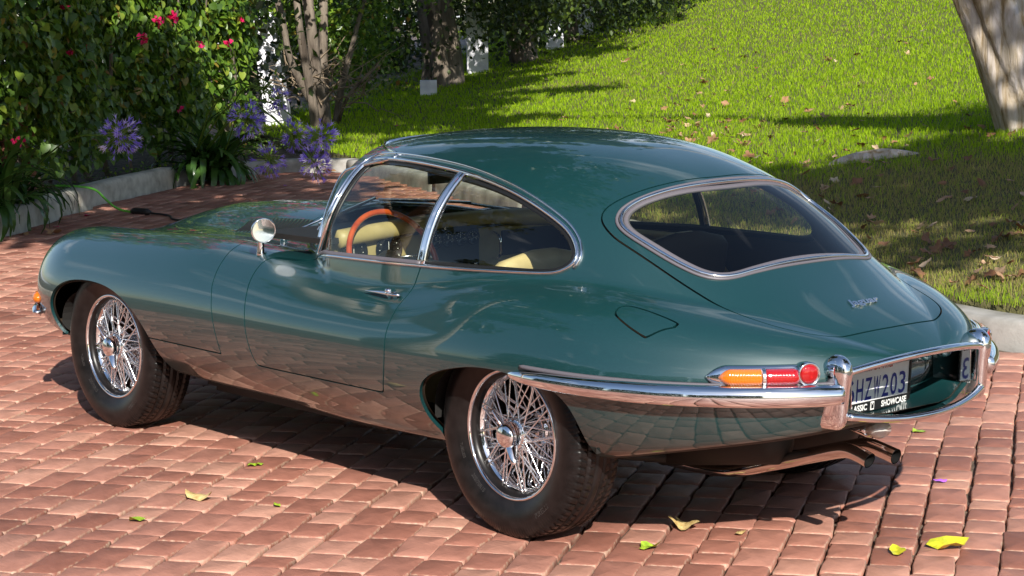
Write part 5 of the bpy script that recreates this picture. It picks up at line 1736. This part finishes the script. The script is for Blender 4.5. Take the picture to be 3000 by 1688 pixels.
for z in zs:
    for k in range(na):
        a = 2 * math.pi * k / na
        tw = a + z * .35
        r_ = .36 - .035 * min(z, 5) + .34 * math.exp(-(z + .25) / .16) * (.45 + .55 * max(0, math.sin(a * 3 + .4)) ** 2)
        r_ *= 1 + .05 * math.sin(tw * 5 + 1.0) + .035 * math.sin(tw * 9 + z * 1.2) + .018 * math.sin(tw * 17 - z * 2) + .010 * math.sin(tw * 31 + z * 3)
        # leans away to the left going up
        V.append((r_ * math.cos(a) + .25 * z, r_ * math.sin(a) + .30 * z, z))
Fc = [(i * na + k, i * na + (k + 1) % na, (i + 1) * na + (k + 1) % na, (i + 1) * na + k) for i in range(len(zs) - 1) for k in range(na)]
solid('trunk', V, Fc, mt, big)
b = MB()
rp_ = [(4.75, -7.60), (4.95, -7.50), (5.10, -7.40), (5.30, -7.30), (5.45, -7.22)]
pts = [(x - tb[0], y - tb[1], lawn_z(x, y) - tb[2] + h_) for (x, y), h_ in zip(rp_, (-.05, .0, .015, .01, -.04))]
b.tube(chaikin(pts, 2, False), [.03, .04, .05, .06, .065, .065, .06, .06, .055, .05, .045, .04, .03, .03][:len(chaikin(pts, 2, False))] if len(chaikin(pts, 2, False)) <= 14 else np.interp(np.linspace(0, 1, len(chaikin(pts, 2, False))), [0, .4, .6, 1], [.03, .065, .06, .02]), 12)
b.build('surface_root', mt, big)

# unseen limbs and leaf clumps above the picture, placed to cast shade
def shade_canopy(root, c0, clumps, n, size, lm, r, limbs):
    c0 = np.array(c0)
    b = MB()
    for pts, r0, r1 in limbs:
        q = chaikin(np.array(pts, float) - c0, 2, False)
        b.tube(q, np.linspace(r0, r1, len(q)), 9)
    b.build('limb', M['trunk'], root)
    Vs, Ts, off = [], [], 0
    for (c, rad, w_) in clumps:
        m = int(n * w_); K = max(8, m // 110)
        cl = r.normal(0, 1, (K, 3)); cl /= np.linalg.norm(cl, axis=1, keepdims=True); cl *= r.uniform(0, 1, (K, 1)) ** .45
        P = (cl[r.integers(0, K, m)] + r.normal(0, .11, (m, 3))) * rad + np.array(c) - c0
        V, T_ = leaves(P, rand_rot(m, r, .4), r.uniform(.7, 1.2, m) * size)
        Vs.append(V); Ts.append(T_ + off); off += len(V)
    tag(solid('crown', np.vstack(Vs), np.vstack(Ts), lm, root), kind='stuff')
ov = np.random.default_rng(8)
shade_canopy(big, tb, [((8.3, -6.4, 5.0), (2.3, 1.6, .8), .18), ((10.6, -9.0, 5.0), (2.2, 1.7, .8), .22), ((13.4, -10.6, 5.1), (2.3, 2.2, .8), .2), ((16.0, -14.2, 5.3), (2.4, 2.4, .8), .2), ((19.2, -18.6, 5.6), (2.8, 2.8, .9), .2)], 17000, .26, M['dark_leaf'], ov,
         [([(4.90, -8.05, 2.6), (5.3, -7.6, 4.2), (6.5, -7.0, 5.2), (9, -6.8, 5.0), (12.0, -8.4, 5.0)], .06, .03), ([(9, -7.0, 5.0), (12, -9.5, 5.2), (16, -14.0, 5.2), (19, -18, 5.4)], .05, .03)])  # clumps spread far past the trunk to shade the lawn edge and posts
t2 = empty('unseen_shade_tree', (6.6, 5.6, 0)); tag(t2, 'unseen leafy tree placed off to the left to shade the far driveway', 'tree')  # out of view, placed so its crown darkens the far pavers
shade_canopy(t2, (6.6, 5.6, 0), [((3.7, -.2, 4.9), (2.4, 2.2, .9), .5), ((5.7, -2.1, 4.9), (1.9, 1.5, .7), .25), ((6.0, 3.6, 5.6), (2.6, 2.2, 1.4), .25)], 14000, .21, M['dark_leaf'], ov,
         [([(6.6, 5.6, -.1), (6.6, 5.4, 2), (6.4, 4.8, 3.6), (5.4, 2.8, 4.9), (3.8, .4, 4.9)], .32, .07), ([(6.4, 4.8, 3.6), (6.4, 1.8, 4.7), (6.2, -.2, 4.8)], .16, .05)])
t3 = empty('unseen_shade_tree', (-4.6, -8.6, .0)); tag(t3, 'unseen spreading tree placed off to the right to shade the lawn beside the tail', 'tree')  # out of view, placed so its crown shades the near lawn
shade_canopy(t3, (-4.6, -8.6, 0), [((-4.0, -1.9, 6.0), (2.3, 2.2, 1.0), .4), ((-4.0, -5.8, 6.2), (2.5, 2.6, 1.3), .4), ((-2.6, -3.8, 5.6), (1.0, 2.8, .8), .2)], 13000, .19, M['dark_leaf'], ov,
         [([(-4.6, -8.6, -.1), (-4.6, -8.3, 2), (-4.5, -7.4, 4), (-4.2, -5, 5.6), (-4.0, -2.0, 6.0)], .30, .06), ([(-4.5, -7.6, 3.6), (-3, -6, 5.0), (-1.6, -4.2, 5.6)], .14, .05)])

# ---------------- unseen hedges added behind the viewpoint for a dark band in the paintwork reflections
br = np.random.default_rng(19)
for k, (x0, y0, L_, ang, h_) in enumerate(((-13.5, 9.5, 9.0, 1.05, 6.0), (-7.5, 15.0, 10.0, .25, 6.6), (2.5, 15.5, 10.0, -.15, 6.8))):
    hg = empty('backdrop_hedge', (x0, y0, 0)); tag(hg, ('unseen dark hedge added far behind the tail for its reflection', 'unseen dark hedge added opposite the left flank for its reflection', 'unseen dark hedge added opposite the front wheel for its reflection')[k], 'hedge')
    n = 7500; u = br.uniform(0, L_, n); z = br.uniform(0, h_, n) ; d_ = br.normal(0, .35, n) + .5 * vnoise(u, z, .9, 60 + k)
    z = z * (1 - .18 * vnoise(u, u * 0, .8, 70 + k))
    P = np.stack([u * math.cos(ang) - d_ * math.sin(ang), u * math.sin(ang) + d_ * math.cos(ang), z], 1)
    V, T_ = leaves(P, rand_rot(n, br, .5), br.uniform(.22, .42, n))
    tag(solid('foliage', V, T_, M['dark_leaf'], hg), kind='stuff')
    b = MB()
    for q in np.arange(.4, L_, 1.1): b.tube([(q * math.cos(ang), q * math.sin(ang), -.05), (q * math.cos(ang) + .1, q * math.sin(ang), 1.8), (q * math.cos(ang), q * math.sin(ang) + .1, h_ * .8)], [.07, .05, .02], 7)
    b.build('stem', M['bark'], hg)

# ================================================================ SMALL THINGS ON THE GROUND
def leaf_mesh(kind, seed, material):
    r = np.random.default_rng(seed)
    if kind == 'lobed':
        n = 22; a = np.linspace(0, 2 * np.pi, n, endpoint=False)
        rad = .5 * (1 + .28 * np.cos(5 * a) + .08 * r.normal(0, 1, n)); P = np.stack([rad * np.cos(a), rad * np.sin(a)], 1)
    elif kind == 'heart':
        P = HEART[:8, :2].copy() * 1.0
    else:
        n = 12; a = np.linspace(0, 2 * np.pi, n, endpoint=False); P = np.stack([.26 * np.sin(a) * (1 + .2 * np.cos(a)), .55 * np.cos(a)], 1)
    P += r.normal(0, .015, P.shape)
    cur = r.uniform(.35, .9); ax = r.uniform(0, 3.14)
    def zf(x, y):
        c = x * math.cos(ax) + y * math.sin(ax)
        return cur * c * c + .06 * np.sin(x * 9 + seed) + .05 * np.cos(y * 8)
    rings = [P * 1.0, P * .55, P * .0 + P.mean(0)]
    V = [(x, y, zf(x, y)) for Q in rings[:2] for x, y in Q] + [(rings[2][0][0], rings[2][0][1], zf(*rings[2][0]))]
    n = len(P)
    Fc = [(q, (q + 1) % n, n + (q + 1) % n, n + q) for q in range(n)] + [(n + q, n + (q + 1) % n, 2 * n) for q in range(n)]
    V = np.array(V); V[:, 2] -= V[:, 2].min()
    # stalk
    k = len(V); V = np.vstack([V, [(0, -.5, .02), (.02, -.5, .02), (.05, -.95, .10)]]); Fc.append((k, k + 1, k + 2))
    return make_mesh('fallen_leaf', V, Fc, material)
DL = [leaf_mesh('lobed', 40 + k, M['dead_leaf']) for k in range(5)] + [leaf_mesh('oval', 50 + k, M['dead_leaf']) for k in range(3)]
lr = np.random.default_rng(14)
def lawn_hit(px_, py_):
    D = cf * CAM_F + (px_ - 1500) * cr - (py_ - 844) * cu; D /= np.linalg.norm(D)
    t = np.linspace(8, 60, 5200); P = CAM_POS + D * t[:, None]
    i = np.argmax(P[:, 2] < lawn_z(P[:, 0], P[:, 1]))
    return P[i]
# clusters read off the photograph: centre, spread, count, size
spots = []
for cx_, cy_, sx_, sy_, n_ in ((2150, 400, 260, 60, 60), (2010, 395, 120, 22, 34), (2050, 300, 250, 50, 26), (2400, 430, 200, 60, 14), (2600, 200, 330, 130, 34), (1900, 180, 200, 90, 18), (2350, 640, 160, 110, 20), (2780, 720, 170, 110, 60), (2420, 600, 110, 70, 24), (2930, 850, 60, 40, 14), (2900, 480, 90, 60, 12), (2850, 900, 110, 28, 16), (2560, 520, 140, 50, 12), (1750, 330, 120, 40, 8)):
    for _ in range(n_):
        px_, py_ = lr.normal(cx_, sx_), lr.normal(cy_, sy_)
        if not (1100 < px_ < 3050 and 10 < py_ < 960): continue
        P = lawn_hit(px_, py_)
        if sdpoly(POLY, P[None, 0], P[None, 1], 60)[0] < .25: continue
        spots.append(P)
for i, P in enumerate(spots[:290]):
    o = link_mesh('fallen_leaf', DL[lr.integers(0, 8)], None, (P[0], P[1], lawn_z(P[0], P[1]) + lr.uniform(.012, .035)))
    s_ = lr.uniform(.045, .095); o.scale = (s_, s_, s_)
    o.rotation_euler = (lr.normal(0, .4), lr.normal(0, .4), lr.uniform(0, 6.28))
    lobed = o.data.name.startswith('fallen_leaf') and o.data in DL[:5]
    dd_ = math.hypot(P[0] - CAM_POS[0], P[1] - CAM_POS[1])
    zone = ('on the shaded bank near the car tail' if dd_ < 12.5 else 'around the surface root of the large tree' if dd_ < 16 and P[0] < 6.5 else 'in the litter just above the car roof' if dd_ < 18.5 else 'on the middle of the sunlit lawn' if dd_ < 25 else 'on the far upper lawn')
    tag(o, ('lobed dry brown leaf ' if lobed else 'narrow dry curled leaf ') + zone, 'leaf', ('lobed' if lobed else 'narrow') + ' dry leaves ' + zone)
M['pink_petal'] = mat('fallen_petal', (.65, .02, .14), .6)
for (px_, py_) in ((2130, 385), (1850, 110), (1905, 118), (2010, 200), (2300, 322), (1165, 378), (2215, 208)):
    P = lawn_hit(px_, py_)
    o = link_mesh('fallen_flower', leaf_mesh('heart', int(px_), M['pink_petal']), None, (P[0], P[1], lawn_z(P[0], P[1]) + .035)); o.scale = (.05, .05, .05)
    tag(o, 'small faded pink flower lying on the grass', 'flower', 'pink flowers fallen on the grass')
M['yellow_leaf'] = mat('yellow_leaf', (.72, .60, .03), .45, Coat_Weight=.2)
noisy(M['yellow_leaf'], (.45, .50, .03), (.82, .68, .04), 3, bump=.3, bscale=20)
M['lime_leaf'] = mat('lime_leaf', (.34, .50, .04), .45)
noisy(M['lime_leaf'], (.22, .36, .03), (.45, .62, .05), 3, bump=.3, bscale=20)
M['tan_leaf'] = mat('tan_leaf', (.58, .42, .17), .55)
noisy(M['tan_leaf'], (.42, .28, .10), (.66, .50, .22), 4, bump=.4, bscale=16)
M['purple_bit'] = mat('purple_petal_bit', (.40, .12, .62), .5)
M['brown_leaf'] = mat('brown_leaf', (.36, .20, .09), .6)
def gpt(px_, py_, z=0.0):
    D = cf * CAM_F + (px_ - 1500) * cr - (py_ - 844) * cu
    return CAM_POS + D * ((z - CAM_POS[2]) / D[2])
for (px_, py_, s_, kd, mk, rz, label) in (
        (580, 1464, .105, 'oval', 'tan_leaf', 1.9, 'curled pale tan leaf on the pavers left of the rear wheel'),
        (403, 1526, .062, 'heart', 'lime_leaf', .4, 'folded green leaf on the pavers near the bottom left corner'),
        (737, 1366, .040, 'heart', 'lime_leaf', 2.6, 'left half of a tiny green leaf pair in a paver joint'),
        (756, 1364, .040, 'heart', 'lime_leaf', .8, 'right half of a tiny green leaf pair in a paver joint'),
        (811, 1483, .045, 'oval', 'lime_leaf', 1.2, 'small olive leaf on the pavers right of the tan leaf'),
        (2008, 1548, .090, 'lobed', 'tan_leaf', .9, 'crumpled yellow-brown leaf on the pavers right of the rear tyre'),
        (1897, 1607, .060, 'heart', 'lime_leaf', 2.2, 'curled lime-green leaf on the pavers in front of the rear tyre'),
        (2630, 1622, .085, 'oval', 'yellow_leaf', 1.0, 'narrow ochre leaf beside the large yellow leaf'),
        (2775, 1608, .120, 'heart', 'yellow_leaf', 2.9, 'large bright yellow heart-shaped leaf at the bottom right'),
        (2692, 1268, .055, 'heart', 'lime_leaf', .3, 'small bright green leaf on the pavers below the bumper bars'),
        (2754, 1413, .045, 'oval', 'purple_bit', 2.2, 'single purple petal on the pavers at the right'),
        (156, 687, .110, 'lobed', 'brown_leaf', .5, 'dry tan leaf on the pavers by the left kerb'),
        (256, 634, .060, 'heart', 'pink_petal', .5, 'crimson petal at the foot of the pale left kerb'),
        (165, 668, .045, 'heart', 'pink_petal', 1.5, 'flat dark red petal on the pavers by the left kerb'),
        (70, 690, .070, 'lobed', 'brown_leaf', 2.5, 'brown leaf upright against the left kerb'),
        (2170, 1565, .05, 'oval', 'tan_leaf', .2, 'thin straw-coloured leaf near the shadow edge under the tail'),
        (835, 545, .04, 'oval', 'purple_bit', .2, 'purple petal lying on the shaded far pavers'),
        (790, 508, .13, 'lobed', 'brown_leaf', .2, 'orange-brown leaf at the foot of the far kerb, left one'),
        (965, 507, .15, 'lobed', 'brown_leaf', 1.2, 'orange-brown leaf at the foot of the far kerb, right one'),
        (560, 533, .12, 'lobed', 'brown_leaf', 2.2, 'reddish leaf under the strap-leaved clump, left one'),
        (625, 530, .12, 'lobed', 'brown_leaf', .9, 'reddish leaf under the strap-leaved clump, right one')):
    P = gpt(px_, py_)
    o = link_mesh('fallen_petal' if mk in ('pink_petal', 'purple_bit') else 'fallen_leaf', leaf_mesh(kd, int(px_), M[mk]), None, (P[0], P[1], .003))
    o.scale = (s_, s_, s_); o.rotation_euler = (0, 0, rz)
    tag(o, label, 'petal' if mk in ('pink_petal', 'purple_bit') else 'leaf')

# extension lead over the left kerb
cordm = mat('lime_cord', (.16, .55, .06), .4)
c1 = [(10.95, -3.10, .20), (10.75, -3.55, .21), (10.55, -3.70, .205), (10.30, -3.72, .195), (10.19, -3.74, .12), (10.10, -3.80, .03), (9.95, -3.86, .012)]
root = empty('extension_lead', (10.1, -3.8, 0)); tag(root, 'bright green extension lead running over the pale kerb to a black plug', 'cable')
iv = np.array((10.1, -3.8, 0))
b = MB(); b.tube(chaikin(np.array(c1) - iv, 3, False), .010, 7); b.build('green_cord', cordm, root)
b = MB(); b.tube(np.array([(9.97, -3.855, .02), (9.93, -3.865, .022), (9.80, -3.90, .022), (9.76, -3.91, .02)]) - iv, [.014, .030, .030, .014], 10); b.build('plug', M['rubber'], root)
c2 = [(9.76, -3.91, .014), (9.5, -3.95, .010), (9.2, -3.75, .009), (8.8, -3.85, .009), (8.3, -3.6, .009), (7.6, -3.2, .009), (6.9, -2.6, .009)]
b = MB(); b.tube(chaikin(np.array(c2) - iv, 3, False), .009, 7); b.build('black_cord', M['rubber'], root)

# brick pier at the left edge
bmm = mat('pier_brick', (.26, .10, .06), .85)
noisy(bmm, (.17, .06, .04), (.34, .14, .09), 9, bump=.5, bscale=60, dist=.006)
pier = empty('brick_pier', (10.35, -2.78, .10), .64); tag(pier, 'weathered red brick pier behind the plants at the left edge', 'pier')
b = MB(); b.box((0, 0, .36), (.50, .50, .72)); b.build('mortar_core', mg, pier)
bkm = None
for row in range(9):
    off_ = 0 if row % 2 else .11
    for side in range(4):
        for k in range(-1, 3):
            c = -.245 + off_ + k * .222
            if c < -.2 or c > .25: continue
            x_, y_ = (c, -.262) if side == 0 else (.262, c) if side == 1 else (-c, .262) if side == 2 else (-.262, -c)
            if bkm is None:
                bb = MB(); bb.box((0, 0, 0), (.205, .035, .066)); bkm = bb.mesh('brick', bmm)
            o = link_mesh('brick', bkm, pier, (x_, y_, .04 + row * .078)); o.rotation_euler = (0, 0, (0, math.pi / 2)[side % 2])
